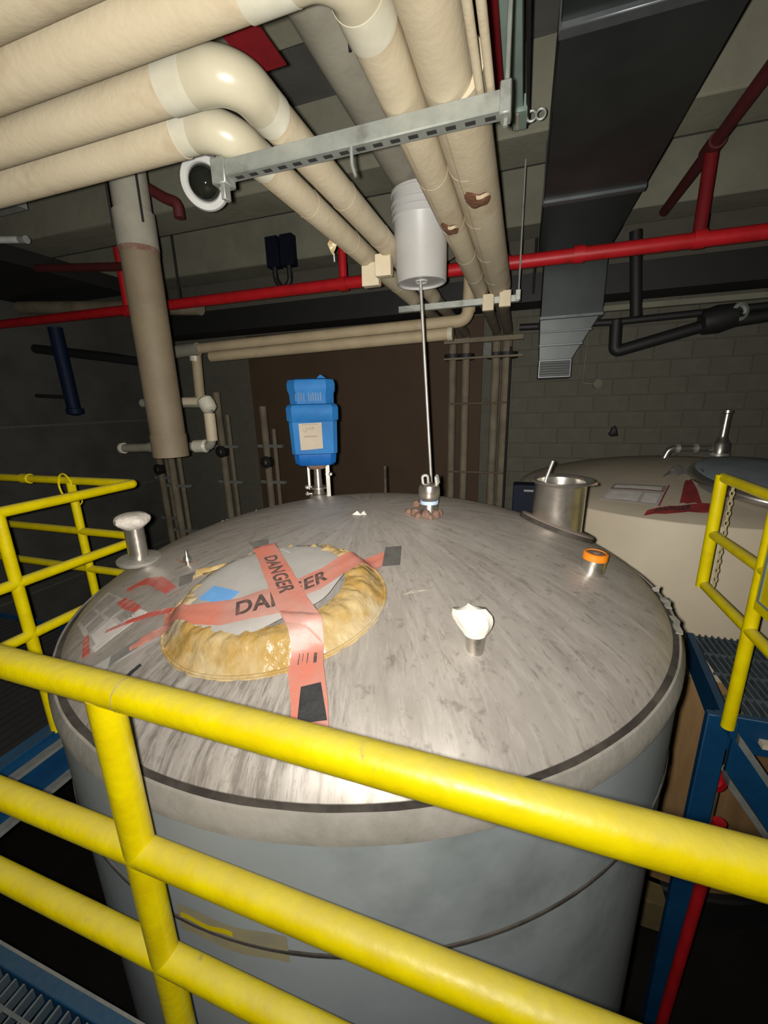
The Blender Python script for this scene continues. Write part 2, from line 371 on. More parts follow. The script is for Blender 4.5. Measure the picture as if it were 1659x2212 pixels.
# ================================================================== SETTING
WB = 6.12       # back wall
fl_ = MB().box((-6.6, -4, -2.9), (6.6, WB + .2, -2.8)).build('floor', M['floor'], kind='structure')
ceil = MB().box((-6.6, -4, 3.5), (6.6, WB + .2, 3.65)).build('ceiling', M['concrete_dark'], kind='structure')
for y0 in (0.29 - 1.41, 0.29, 1.70, 3.11, 4.52):
    MB().box((-6.5, y0, 3.05), (6.5, y0 + .38, 3.52), bev=.012).build('beam', M['concrete'], ceil)
wb = MB().box((-6.6, WB, -2.85), (6.6, WB + .15, 3.6)).build('wall_back', M['mortar'], kind='structure')
bw, bh = .405, .203
bx = None
for r in range(-3, 15):
    for c in range(9):
        x = -.36 + c * bw + (bw / 2 if r % 2 else 0); z = r * bh
        if bx is None:
            bx = MB().box((-bw / 2 + .006, WB - .012, -bh / 2 + .006), (bw / 2 - .006, WB + .01, bh / 2 - .006), bev=.004).build('block', M['block'], wb)
            o = bx
        else:
            o = bx.copy(); C.objects.link(o); o.parent = wb
        o.location = Vector((x, random.uniform(-.003, .002), z)) - ORG[wb.name] + (ORG[wb.name] if o is bx and False else Vector())
# the first block's mesh was stored relative to the wall: shift every copy alike
for o in wb.children:
    o.location = o.location + ORG[wb.name]
MB().box((-4.35, WB - .03, -2.8), (-.58, WB + .01, 2.6), bev=.005).build('wall_panel', M['brownwall'], wb)
wl = MB().box((-6.7, -4, -2.85), (-6.5, WB + .1, 3.6)).build('wall_left', M['concrete_dark'], kind='structure')
wr = MB().box((6.5, -4, -2.85), (6.7, WB + .1, 3.6)).build('wall_right', M['concrete_dark'], kind='structure')
for z in (-1.0, .2, 1.3): MB().box((-6.51, -3.9, z), (-6.485, WB, z + .03)).build('joint_strip', M['mortar'], wl)

# ================================================================== NEAR TANK
TX, TY, TR, TZ = -.5931, 1.5611, 1.087, .8


def prof(r, b=.28, k=.6): return b * (k * (1 - r * r) + (1 - k) * math.sqrt(max(0, 1 - r * r)))


def dome_z(x, y): return TZ + prof(min(1, math.hypot(x - TX, y - TY) / TR))


MX, MY, MA, MBx, MTH = -.612, .868, .29, .22, math.radians(19)


def man_rho(x, y):
    dx, dy = x - MX, y - MY
    return math.hypot((dx * math.cos(MTH) + dy * math.sin(MTH)) / MA, (-dx * math.sin(MTH) + dy * math.cos(MTH)) / MBx)


def surf(x, y): return dome_z(x, y) + .045 * smooth01((1.02 - man_rho(x, y)) / .2)


def dome_n(x, y):
    e = .01; return Vector((-(dome_z(x + e, y) - dome_z(x - e, y)) / (2 * e), -(dome_z(x, y + e) - dome_z(x, y - e)) / (2 * e), 1)).normalized()


tank = thing('storage_tank', (TX, TY, -2.6), 'large round tank in front with streaked steel dome and blue grey jacket', 'tank')
NR = 40
MB().lathe([(max(.0005, TR * i / NR), TZ + prof(i / NR)) for i in range(NR + 1)] + [(TR, TZ - .03)], (TX, TY, 0), seg=160).build('dome_head', M['dome'], tank)
MB().lathe([(TR - .006, TZ - .004), (TR + .004, TZ - .001), (TR + .018, TZ - .006), (TR + .018, TZ - .04), (TR - .006, TZ - .04)], (TX, TY, 0), seg=160, closed=True).build('seal_groove', M['gasket'], tank)
rnd = random.Random(3)
wob = [rnd.uniform(-1, 1) for _ in range(400)]


def wobble(i, a):
    k = a / (2 * PI) * 96; j = int(k) % 96; q = k - int(k)
    return 1 + .0009 * (wob[j] * (1 - q) + wob[(j + 1) % 96] * q) * (1 if i in (1, 2) else .3)


MB().lathe([(TR + .015, TZ - .025), (TR + .0165, TZ - .001), (TR + .022, TZ - .002), (TR + .0345, TZ - .03), (TR + .035, TZ - .055), (TR + .01, TZ - .062)], (TX, TY, 0), seg=192, rfun=wobble).build('sealant_band', M['tank_band'], tank)
MB().lathe([(TR + .029, TZ - .045), (TR + .03, .46), (TR + .026, .46), (TR + .026, .452), (TR + .030, .452), (TR + .031, -.4), (TR + .031, -2.3), (TR - .05, -2.35), (.02, -2.35)], (TX, TY, 0), seg=160).build('insulation_jacket', M['tank_jacket'], tank)
MB().lathe([(TR + .031, .462), (TR + .034, .4605), (TR + .034, .4525), (TR + .031, .451)], (TX, TY, 0), seg=160).build('jacket_seam', M['gasket'], tank)
# seam band with the rail's shadow and yellow bounce painted in, towards the walkway


def arc_patch(a0, a1, z0, z1, r, n=24, wv=0.0):
    def fn(u, v):
        a = a0 + (a1 - a0) * u; e = wv * math.sin(u * 9) * (1 if v in (0, 1) else 0)
        return Vector((TX + r * math.cos(a), TY + r * math.sin(a), z0 + (z1 - z0) * v + e))
    return MB().grid(fn, n, 1)


arc_patch(math.radians(268), math.radians(281), .425, .50, TR + .0325, wv=.004).build('rail_shade_band', M['sealant'], tank)
arc_patch(math.radians(268.5), math.radians(275), .468, .482, TR + .0345, wv=.003).build('yellow_bounce_strip', M['yellow'], tank)  # the rail's yellow bounce, painted as a thin strip
for a in (45, 135, 225, 315):
    a = math.radians(a); c = Vector((TX + .85 * math.cos(a), TY + .85 * math.sin(a), 0))
    MB().tube([(c.x, c.y, -2.8), (c.x, c.y, -2.34)], .09).build('leg', M['steel_dull'], tank)
# dried residue along the crown's far left shoulder
mbx = MB()
rs = random.Random(5)
for k in range(150):
    a = math.radians(rs.uniform(108, 172)); rr = rs.uniform(.78, 1.04) * TR * .97
    x, y = TX + rr * math.cos(a), TY + rr * math.sin(a); s = rs.uniform(.004, .012)
    z = dome_z(x, y)
    vs = [Vector((x, y, z)) + Vector((rs.uniform(.6, 1) * s * p[0], rs.uniform(.6, 1) * s * p[1], rs.uniform(.5, .9) * s * p[2])) for p in
          [(1, 0, 0), (-1, 0, 0), (0, 1, 0), (0, -1, 0), (0, 0, 1), (0, 0, -.4)]]
    mbx.add(vs, [[0, 2, 4], [2, 1, 4], [1, 3, 4], [3, 0, 4], [2, 0, 5], [1, 2, 5], [3, 1, 5], [0, 3, 5]])
mbx.build('residue_crumbs', M['soil'], tank, kind='stuff')

# ---- manway under plastic
man = thing('manway_cover', (MX, MY, dome_z(MX, MY)), 'oval manway lid wrapped in milky plastic with amber crumpled edge', 'hatch')


def oval(rho, a):
    x, y = rho * MA * math.cos(a), rho * MBx * math.sin(a)
    return MX + x * math.cos(MTH) - y * math.sin(MTH), MY + x * math.sin(MTH) + y * math.cos(MTH)


rw = random.Random(11)
ph = [rw.uniform(0, 6.28) for _ in range(12)]
vs = []; fs = []; NA, NRr = 220, 9
for i in range(NRr + 1):
    for j in range(NA):
        a = 2 * PI * j / NA; q = i / NRr; rho = .66 + .38 * q
        fold = (math.sin(23 * a + ph[0] + 3 * q) + .8 * math.sin(37 * a + ph[1] - 5 * q) + .6 * math.sin(61 * a + ph[2] + 8 * q)) / 2.4
        x, y = oval(rho + .012 * fold * q, a)
        z = surf(x, y) + .004 + .0045 * (1 + fold) * math.sin(PI * min(1, q * 1.05)) ** .7
        if i == NRr: z = dome_z(x, y) + .0005
        vs.append(Vector((x, y, z)))
for i in range(NRr):
    for j in range(NA): fs.append([i * NA + j, i * NA + (j + 1) % NA, (i + 1) * NA + (j + 1) % NA, (i + 1) * NA + j])
wrap = MB().add(vs, fs, True).build('plastic_skirt', M['amber'], man, label='amber crumpled plastic skirt')
LX, LY, LA, LB = -.65, .885, .212, .178


def lid_fn(u, v):
    a = 2 * PI * v; e = 1 + .05 * math.sin(3 * a + 1) + .03 * math.sin(7 * a)
    x, y = u * LA * e * math.cos(a), u * LB * e * math.sin(a)
    x, y = LX + x * math.cos(MTH) - y * math.sin(MTH), LY + x * math.sin(MTH) + y * math.cos(MTH)
    return Vector((x, y, surf(x, y) + .0135 - .007 * u ** 6))


MB().grid(lid_fn, 12, 72).build('lid_sheet', M['lid'], man)
MB().tube([(lambda p: (p[0], p[1], dome_z(*p) + .007))(oval(1.03, 2 * PI * k / 90)) for k in range(91)], .0045, 8).build('rope_ring', M['amber'], man)
# loose folds of the skirt at the two upper corners
for (x0, y0, x1, y1, w_) in ((-.96, .95, -.70, 1.08, .022), (-.565, 1.085, -.42, 1.03, .018)):
    def fn(u, v):
        x = x0 + (x1 - x0) * u; y = y0 + (y1 - y0) * u; k = (v - .5) * w_ * (2.3 - 1.6 * u)
        d = Vector((-(y1 - y0), x1 - x0, 0)).normalized() * k
        return Vector((x + d.x, y + d.y, surf(x + d.x, y + d.y) + .008 + .008 * math.sin(v * 9 + u * 7)))
    MB().grid(fn, 10, 6).build('loose_fold', M['amber'], man)
MB().grid(lambda u, v: Vector((-.675 + .115 * u, 1.005 - .012 * u + .014 * v - .02 * u * u, surf(-.62, 1.0) + .0145 - .012 * (u - .3) - .004 * u)), 8, 1, thick=.001).build('buff_strap', M['film'], man)


# ---- draped tapes
def ribbon(Lp, Rp, off, nu=60, nv=6, wr=.0015, seed=0, rough_edge=0.0):
    r = random.Random(seed); p = [r.uniform(0, 6.28) for _ in range(6)]

    def fn(u, v):
        a = lerp_path(Lp, u); b = lerp_path(Rp, u); q = a.lerp(b, v)
        z = surf(q.x, q.y) + off + wr * (1 + math.sin(17 * u + 5 * v + p[0]) * math.sin(9 * u - 7 * v + p[1]))
        return Vector((q.x, q.y, z))
    return fn, MB().grid(fn, nu, nv, thick=.0006)


V2 = lambda pts: [Vector((x, y, 0)) for x, y in pts]
t1L = V2([(-.79, 1.03), (-.771, 1.005), (-.647, .875), (-.549, .777), (-.479, .718), (-.467, .701), (-.456, .664), (-.414, .602), (-.395, .56)])
t1R = V2([(-.74, 1.06), (-.723, 1.040), (-.576, .904), (-.486, .820), (-.422, .771), (-.410, .752), (-.389, .703), (-.348, .636), (-.322, .585)])
t2B = V2([(-.872, .73), (-.851, .729), (-.737, .699), (-.659, .707), (-.577, .743), (-.528, .768), (-.515, .814), (-.470, .854), (-.436, .925), (-.396, .996), (-.355, 1.085)])
t2T = V2([(-.905, .775), (-.897, .772), (-.797, .752), (-.720, .772), (-.667, .79), (-.625, .822), (-.587, .845), (-.547, .882), (-.498, .939), (-.471, 1.007), (-.385, 1.13)])


def tape_text(par, s, fn, u0, u1, v0, v1, m, bold=.03, flip=False, lift=.0016, name='lettering'):
    v, f, asp = text_mesh(s, 1.0, bold)
    pts = []
    for a, b in v:
        p = fn(u0 + (u1 - u0) * a, v0 + (v1 - v0) * b); pts.append(p + Vector((0, 0, lift)))
    return MB().add(pts, f).build(name, m, par)


f2, mb2 = ribbon(t2B, t2T, .0185, seed=2)
dt2 = mb2.build('danger_tape', M['danger'], None, 'salmon danger tape running left to right under the other strip', 'tape', 'danger tapes crossed over the manway')
tape_text(dt2, 'DANGER', f2, .345, .69, .2, .80, M['black_ink'])
f1, mb1 = ribbon(t1L, t1R, .0235, seed=4)
dt1 = mb1.build('danger_tape', M['danger'], None, 'salmon danger tape on top of the cross, running down towards the railing', 'tape', 'danger tapes crossed over the manway')
tape_text(dt1, 'DANGER', f1, .20, .50, .24, .78, M['black_ink'])
# torn remains of a second printed word lower down
for k, (v0, v1, u1) in enumerate(((.24, .27, .785), (.36, .38, .775), (.50, .53, .785), (.70, .80, .785))):
    MB().grid(lambda u, v: f1(.745 + (u1 - .745) * u, v0 + (v1 - v0) * v) + Vector((0, 0, .0016)), 3, 2).build('lettering', M['black_ink'], dt1)
# folded-over part of the tape
fa, fb = .60, .72
MB().grid(lambda u, v: f1(fa + (fb - fa) * (.55 * u + .45 * v), .02 + .98 * v) + Vector((0, 0, .002 + .005 * math.sin(PI * u))), 10, 8, thick=.0006).build('fold', M['danger'], dt1)


def patch(name, q, m, off, label, cat='tape', group=None, n=6, wr=.0, parent=None):
    q = [Vector((x, y, 0)) for x, y in q]

    def fn(u, v):
        p = q[0].lerp(q[1], u).lerp(q[3].lerp(q[2], u), v)
        return Vector((p.x, p.y, surf(p.x, p.y) + off + wr * math.sin(5 * u + 3 * v) * math.sin(7 * v)))
    mb = MB().grid(fn, n, n, thick=.0008)
    if parent is not None: return mb.build(name, m, parent)
    return mb.build(name, m, None, label, cat, group)


DG = 'duct tape patches on the dome'
patch('duct_tape_patch', [(-.902, 1.155), (-.838, 1.185), (-.80, 1.125), (-.828, 1.095)], M['tape_dust'], .003, 'dusty grey duct tape patch holding the far end of the upper danger tape', group=DG)
patch('duct_tape_patch', [(-.389, 1.154), (-.344, 1.176), (-.319, 1.073), (-.366, 1.05)], M['tape_black'], .0225, 'dark grey duct tape patch on the right end of the crossing danger tape', group=DG)
patch('duct_tape_patch', [(-.412, .641), (-.375, .661), (-.333, .60), (-.388, .578)], M['tape_black2'], .0285, 'black duct tape patch at the bottom of the danger tape just above the railing', group=DG)
patch('duct_tape_patch', [(-.978, .655), (-.905, .738), (-.895, .70), (-.957, .627)], M['tape_dust'], .007, 'slanting grey duct tape patch left of the manway under the torn red tape', group=DG)
patch('duct_tape_patch', [(-.98, .90), (-1.03, .955), (-.985, .975), (-.95, .92)], M['tape_dust'], .003, 'dusty grey duct tape patch beside the far left corner of the manway wrap', group=DG)
patch('blue_tape', [(-.789, .779), (-.776, .828), (-.682, .814), (-.694, .766)], M['blue_tape'], .0175, 'blue painters tape square stuck on the milky manway sheet', 'tape')
# left side of the dome: crushed printed sheet and red tapes
sheet = thing('warning_sheet', (-1.18, .80, .86), 'crumpled grey printed warning sheet flat on the left side of the dome', 'sign')
q = [(-1.30, .775), (-1.335, .915), (-1.015, .80), (-1.075, .672)]
patch('sheet', [(-1.318, .80), (-1.346, .94), (-1.0, .79), (-1.075, .672)], M['film'], .003, None, parent=sheet, wr=.003, n=12)
SQ = [Vector((x, y, 0)) for x, y in [(-1.318, .80), (-1.346, .94), (-1.0, .79), (-1.075, .672)]]


def sheet_pt(u, v): return SQ[0].lerp(SQ[1], u).lerp(SQ[3].lerp(SQ[2], u), v)


for (u0, u1, v0, v1, k) in ((.08, .42, .08, .36, 'cell'), (.5, .92, .10, .38, 'cell'), (.10, .44, .42, .62, 'cell'), (.52, .9, .44, .66, 'cell'), (.1, .55, .68, .95, 'white_film'), (.62, .92, .72, .92, 'cell')):
    qq = [sheet_pt(u0, v0), sheet_pt(u1, v0), sheet_pt(u1, v1), sheet_pt(u0, v1)]
    patch('print_cell' if k == 'cell' else 'white_strip', [(p.x, p.y) for p in qq], M[k], .0065, None, parent=sheet)
v, f, asp = text_mesh('FOR', 1.0, .02)
MB().add([(lambda p: Vector((p.x, p.y, surf(p.x, p.y) + .0085)))(sheet_pt(.70 + .16 * (1 - a) * 1.0, .93 - .16 * b)) for a, b in v], f).build('lettering', M['ink'], sheet)
patch('white_strip', [(p.x, p.y) for p in (sheet_pt(.02, .94), sheet_pt(1.0, .88), sheet_pt(1.04, 1.0), sheet_pt(.04, 1.06))], M['white_film'], .007, None, parent=sheet)
RG = 'red tape scraps left of the manway'
def strip(name, c, hw, m, off, label, cat, group=None, wr=.001, parent=None):
    cs = [Vector((x, y, 0)) for x, y in c]
    Lp, Rp = [], []
    for i, p in enumerate(cs):
        d = (cs[min(i + 1, len(cs) - 1)] - cs[max(i - 1, 0)]).normalized(); nn = Vector((-d.y, d.x, 0)); h = hw[i] if isinstance(hw, (list, tuple)) else hw
        Lp.append(p + nn * h); Rp.append(p - nn * h)
    _, mb = ribbon(Lp, Rp, off, 24, 4, wr, seed=len(c))
    return mb.build(name, m, parent, label, cat, group) if parent is None else mb.build(name, m, parent)
strip('red_tape_scrap', [(-1.20, .90), (-1.17, .935), (-1.11, .935), (-1.04, .90), (-.985, .875)], [.016, .022, .022, .02, .016], M['redtape'], .0105, 'curled faded red tape loop above the printed sheet', 'tape', RG)
strip('red_tape_scrap', [(-1.17, .85), (-1.11, .825), (-1.04, .80)], [.012, .016, .01], M['redtape'], .0105, 'short pinkish red tape scrap touching the top of the printed sheet', 'tape', RG)
strip('red_tape_scrap', [(-1.085, .725), (-1.02, .76), (-.95, .785), (-.885, .80)], [.006, .009, .012, .008], M['redtape'], .0105, 'thin red tape line between the printed sheet and the manway', 'tape', RG)
strip('red_tape_scrap', [(-1.16, .72), (-1.12, .69), (-1.075, .655)], [.007, .008, .009], M['redtape'], .0105, 'red tape sliver along the near edge of the printed sheet', 'tape', RG)
gl = strip('red_tape_scrap', [(-.925, .668), (-.905, .70), (-.872, .722), (-.845, .735)], [.006, .017, .016, .008], M['danger'], .011, 'glossy salmon tape tab lying over the slanting grey duct tape', 'tape', RG, wr=.002)
strip('grey_strip', [(-1.04, .60), (-.96, .66), (-.87, .735), (-.83, .77)], [.016, .018, .016, .012], M['lid'], .0005, 'pale smear of film running from the manway down to the railing', 'tape')
strip('black_tape_sliver', [(-.885, .588), (-.858, .64)], [.008, .006], M['tape_black2'], .003, 'small black tape sliver near the railing, left of the drip streaks', 'tape')
strip('dark_scrap', [(-.93, .80), (-.89, .79), (-.86, .77)], [.006, .01, .006], M['tape_dust'], .004, 'narrow dark tape scrap at the left tip of the crossing danger tape', 'tape')
# small litter on the crown
sc = MB(); 
for (cx, cy, s) in ((-.60, 1.44, .02), (-.575, 1.447, .014)):
    sc.add([Vector((cx - s, cy - .004, dome_z(cx, cy) + .001)), Vector((cx + s, cy - .006, dome_z(cx, cy) + .001)), Vector((cx + s * .6, cy + .012, dome_z(cx, cy) + .004)), Vector((cx, cy + .004, dome_z(cx, cy) + .016)), Vector((cx - s * .7, cy + .01, dome_z(cx, cy) + .003))], [[0, 1, 3], [1, 2, 3], [2, 4, 3], [4, 0, 3], [0, 4, 2, 1]])
sc.build('paper_scrap', M['white_film'], None, 'small white paper scrap on the crown of the dome', 'scrap')
MB().grid(lambda u, v: (lambda x, y: Vector((x, y, surf(x, y) + .002)))(-.264 + .047 * u - .02 * v * (1 - u), 1.003 + .022 * u - .028 * v * (1 - u)), 3, 3, thick=.0006).build('film_scrap', M['soil'], None, 'pale triangular film scrap on the dome right of the manway', 'scrap')
# peeled sealant on the right rim
for a0, a1, h in ((-3, 1.5, .007), (4, 5.5, .014), (-12, -6, .004)):
    def fn(u, v):
        a = math.radians(a0 + (a1 - a0) * u); r = TR + .008 + .018 * v + .003 * math.sin(11 * u + a0)
        return Vector((TX + r * math.cos(a), TY + r * math.sin(a), TZ - .004 + h * v * math.sin(PI * u) + .004))
    MB().grid(fn, 8, 3, thick=.003).build('peeled_sealant', M['tank_band'], tank, label='curled flake of sealant on the right rim')

# ---- fittings on the dome
o = thing('capped_port', (-1.387, 1.115, .90), 'steel port with round flange and taped white cap at the left of the dome', 'fitting')
MB().tube([(-1.387, 1.115, .88), (-1.385, 1.112, .935)], .03, 20).build('stub', M['steel'], o)
MB().lathe([(.03, 0), (.075, .0), (.078, .004), (.078, .012), (.074, .015), (.03, .016)], (-1.386, 1.113, .932), (.05, -.05, 1), 36).build('flange', M['steel_dull'], o)
MB().tube([(-1.386, 1.113, .94), (-1.384, 1.112, 1.075)], .034, 24).build('pipe', M['steel'], o)
MB().lathe([(.02, 0), (.035, .004), (.058, .022), (.063, .034), (.06, .046), (.05, .056), (.03, .061), (.001, .063)], (-1.384, 1.112, 1.062), seg=20, rfun=lambda i, a: 1 + .05 * math.sin(5 * a + i) + .03 * math.sin(11 * a)).build('taped_cap', M['capwrap'], o)

o = thing('vent_valve', (-1.064, 1.03, dome_z(-1.064, 1.03)), 'tiny valve with wing nut behind the left corner of the manway', 'valve')
z0 = dome_z(-1.064, 1.03)
MB().tube([(-1.064, 1.03, z0 - .01), (-1.064, 1.03, z0 + .018)], .009, 12).build('stem', M['steel'], o)
MB().lathe([(.001, 0), (.014, .002), (.012, .012), (.005, .02), (.004, .038), (.001, .04)], (-1.064, 1.03, z0 + .015), seg=14).build('knob', M['steel'], o)
for s in (-1, 1):
    MB().grid(lambda u, v: Vector((-1.064 + s * (.008 + .03 * u), 1.03 + .01 * s * u - .008 * (v - .5), z0 + .008 + .014 * u * u)), 4, 2, thick=.004).build('wing', M['rust'], o)

o = thing('orange_capped_nozzle', (.248, 1.435, .93), 'short steel nozzle with orange tape round its cap on the right of the dome', 'fitting')
n_ = (Vector((0, 0, 1)) * .75 + dome_n(.248, 1.435) * .25).normalized(); b0 = Vector((.248, 1.435, dome_z(.248, 1.435) - .012))
MB().lathe([(.036, 0), (.037, .012), (.037, .058), (.035, .062)], b0, n_, 32).build('neck', M['steel'], o)
MB().lathe([(.037, .056), (.0385, .057), (.0385, .078), (.036, .08), (.031, .081)], b0, n_, 32).build('orange_tape', M['orange'], o)
MB().lathe([(.033, .074), (.030, .078), (.012, .079), (.012, .082), (.0005, .083)], b0, n_, 32).build('cap', M['rust'], o)

o = thing('bagged_nozzle', (-.079, .878, .92), 'small steel stub tied up in a white latex bag, nearest on the dome', 'fitting')
b0 = Vector((-.079, .876, dome_z(-.079, .876) - .008))
MB().lathe([(.0215, 0), (.0215, .045), (.0225, .046), (.0225, .05), (.019, .051)], b0, (.03, .02, 1), 28).build('stub', M['steel'], o)
g0 = b0 + Vector((0, 0, .044)); rg = random.Random(8)


def bag(u, v):
    a = 2 * PI * v; h = u; r = .0225 + .017 * math.sin(min(1, h * 1.2) * PI * .62) - .034 * max(0, h - .72) ** 1.1
    r *= 1 + .05 * math.sin(9 * a + 3 * h) * (1 - h * .4) + .09 * math.sin(2 * a + .6) * h
    if h > .999: r = .001
    lean = Vector((-.018 * h * h, -.004 * h, .074 * h + .008 * h * math.sin(a + 2.6)))
    return g0 + lean + Vector((r * 1.1 * math.cos(a), r * .75 * math.sin(a), 0))


MB().grid(bag, 14, 40).build('latex_bag', M['glove'], o)
MB().tube([g0 + Vector((.0235 * math.cos(2 * PI * k / 24), .0225 * math.sin(2 * PI * k / 24), .004)) for k in range(25)], .0025, 8).build('tie', M['glove'], o)

o = thing('flanged_nozzle', (.168, 1.93, .93), 'wide open steel neck with flared lip on a rusty flange, right rear of the dome', 'fitting')
dn = dome_n(.168, 1.93); b0 = Vector((.168, 1.93, dome_z(.168, 1.93)))
MB().lathe([(.08, -.03), (.155, -.012), (.162, -.006), (.162, .014), (.156, .018), (.08, .019)], b0, dn, 48).build('base_flange', M['pinkplate'], o)
MB().lathe([(.1615, -.010), (.1645, -.008), (.1645, .011), (.1615, .013)], b0, dn, 48).build('gasket_edge', M['gasket'], o)
MB().lathe([(.107, -.02), (.107, .198), (.112, .206), (.132, .213), (.135, .218), (.132, .223), (.112, .221), (.101, .212), (.099, .19), (.099, .0)], b0, (.02, -.01, 1), 48).build('neck', M['steel'], o)
MB().lathe([(.0, .06), (.0995, .06)], b0, (.02, -.01, 1), 32).build('inner_floor', M['gasket'], o)
MB().tube([b0 + Vector((.125, .0, .20)), b0 + Vector((.15, .004, .205))], .007, 10).build('lip_bolt', M['rust'], o)
MB().tube([b0 + Vector((-.075, .04, .05)), b0 + Vector((-.055, .05, .21)), b0 + Vector((-.03, .07, .29))], .0065, 10).build('dip_rod', M['steel_dull'], o)

fx, fy = -.335, 1.55; fz = dome_z(fx, fy)
o = thing('clamp_fitting', (fx, fy, fz), 'polished clamp fitting with blue white band and rusty lobed nuts on the crown', 'fitting')
MB().lathe([(.034, -.01), (.034, .05), (.031, .055)], (fx, fy, fz), seg=28).build('body', M['steel'], o)
MB().lathe([(.0345, .044), (.036, .045), (.036, .058), (.0345, .059)], (fx, fy, fz), seg=28).build('pale_band', M['label_blue'], o)
MB().lathe([(.03, .058), (.036, .064), (.041, .076), (.042, .10), (.038, .118), (.028, .124), (.001, .125)], (fx, fy, fz), seg=28).build('bonnet', M['steel'], o)
for a in (150, 30, -20):
    a = math.radians(a); c = Vector((fx + .033 * math.cos(a), fy + .033 * math.sin(a), fz + .112))
    MB().tube(fillet([c, c + Vector((-.004, 0, .04)), c + Vector((.018 if a > 1 else -.002, .004, .042)), c + Vector((.02 if a > 1 else .004, .004, .012))], .012), .0055, 8).build('clamp_loop', M['steel_dull'], o)
for k, (dx, dy, dz_, s) in enumerate(((-.075, -.03, .016, .017), (-.045, -.045, .02, .02), (-.05, -.01, .045, .017), (-.03, -.062, .012, .016), (.0, -.055, .018, .019), (.035, -.04, .016, .018), (.045, -.015, .016, .014), (.018, -.06, .008, .012))):
    c = Vector((fx + dx, fy + dy, fz - .004 + dz_))
    MB().lathe([(.001, -s), (s * .7, -s * .75), (s, -s * .2), (s * .95, s * .35), (s * .55, s * .85), (.001, s)], c, (rnd.uniform(-.5, .5), rnd.uniform(-.8, 0), 1), 8, smooth=False).build('lobe_nut', M['rust'], o)

# ---- mixer with blue motor
mx, my = -1.03, 1.95; mz = dome_z(mx, my)
o = thing('mixer_motor', (mx, my, mz), 'blue mixer motor with cream paper label standing on the rear of the dome', 'motor')
RZ = Matrix.Rotation(math.radians(24), 3, 'Z') @ Matrix.Scale(.86, 3)


def mpt(x, y, z): return Vector((mx, my, 0)) + RZ @ Vector((x, y, 0)) + Vector((0, 0, z if z < 1.2 else 1.2 + (z - 1.2) * .87))


def octa(mb, levels, ch=.25, smooth=False):
    vs = []; fs = []
    for (hx, hy, z) in levels:
        cx, cy = hx * (1 - ch), hy * (1 - ch)
        for x, y in ((cx, -hy), (hx, -cy), (hx, cy), (cx, hy), (-cx, hy), (-hx, cy), (-hx, -cy), (-cx, -hy)): vs.append(mpt(x, y, z))
    n = len(levels)
    for i in range(n - 1):
        for j in range(8): fs.append([i * 8 + j, i * 8 + (j + 1) % 8, (i + 1) * 8 + (j + 1) % 8, (i + 1) * 8 + j])
    fs.append(list(range(8))[::-1]); fs.append([(n - 1) * 8 + j for j in range(8)])
    return mb.add(vs, fs, smooth)


def rod(mb, a, b, r, seg=12): return mb.tube([mpt(*a), mpt(*b)], r, seg)


octa(MB(), [(.105, .105, 1.20), (.118, .118, 1.215), (.124, .124, 1.268)]).build('skirt', M['motor_deep'], o)
octa(MB(), [(.122, .122, 1.268), (.131, .131, 1.272), (.137, .137, 1.452)], .16).build('housing', M['motor_blue'], o)
octa(MB(), [(.139, .139, 1.452), (.146, .146, 1.462), (.148, .148, 1.528), (.14, .14, 1.545), (.126, .126, 1.552)], .22).build('shoulder', M['motor_blue'], o)
octa(MB(), [(.124, .124, 1.55), (.126, .126, 1.605), (.134, .134, 1.625), (.136, .136, 1.66), (.128, .128, 1.682), (.10, .10, 1.69), (.03, .03, 1.692)], .35).build('fan_cowl', M['motor_blue'], o)
MB().add([mpt(.03, -.05, 1.69), mpt(.09, -.05, 1.69), mpt(.075, -.02, 1.69), mpt(.055, -.045, 1.712)], [[0, 1, 3], [1, 2, 3], [2, 0, 3], [0, 2, 1]]).build('chip', M['motor_blue'], o)
for k, x in enumerate((-.085, -.07, -.055, -.04, -.012, .0, .012, .026, .04, .054)):
    mb = MB(); h = .02 + .018 * ((k * 37) % 5) / 4
    mb.add([mpt(x - .003, -.129, 1.567), mpt(x + .003, -.129, 1.567), mpt(x + .003, -.129, 1.585 + h), mpt(x - .003, -.129, 1.585 + h), mpt(x - .003, -.12, 1.567), mpt(x + .003, -.12, 1.567), mpt(x + .003, -.12, 1.585 + h), mpt(x - .003, -.12, 1.585 + h)], [[0, 1, 2, 3], [4, 7, 6, 5], [0, 4, 5, 1], [1, 5, 6, 2], [2, 6, 7, 3], [3, 7, 4, 0]])
    mb.build('cowl_slot', M['blue'], o)
lab = MB().add([mpt(-.078, -.131, 1.282), mpt(.05, -.131, 1.285), mpt(.05, -.1405, 1.448), mpt(-.08, -.1405, 1.445)], [[0, 1, 2, 3]]).build('paper_label', M['paper'], o)


def lp(u, v): return mpt(-.078 + .128 * u, -.1325 - .0095 * v - .0012, 1.283 + .164 * v)


def stroke(pts, w_):
    mb = MB(); mb.tube([lp(*p) for p in pts], w_, 4, smooth=False); return mb


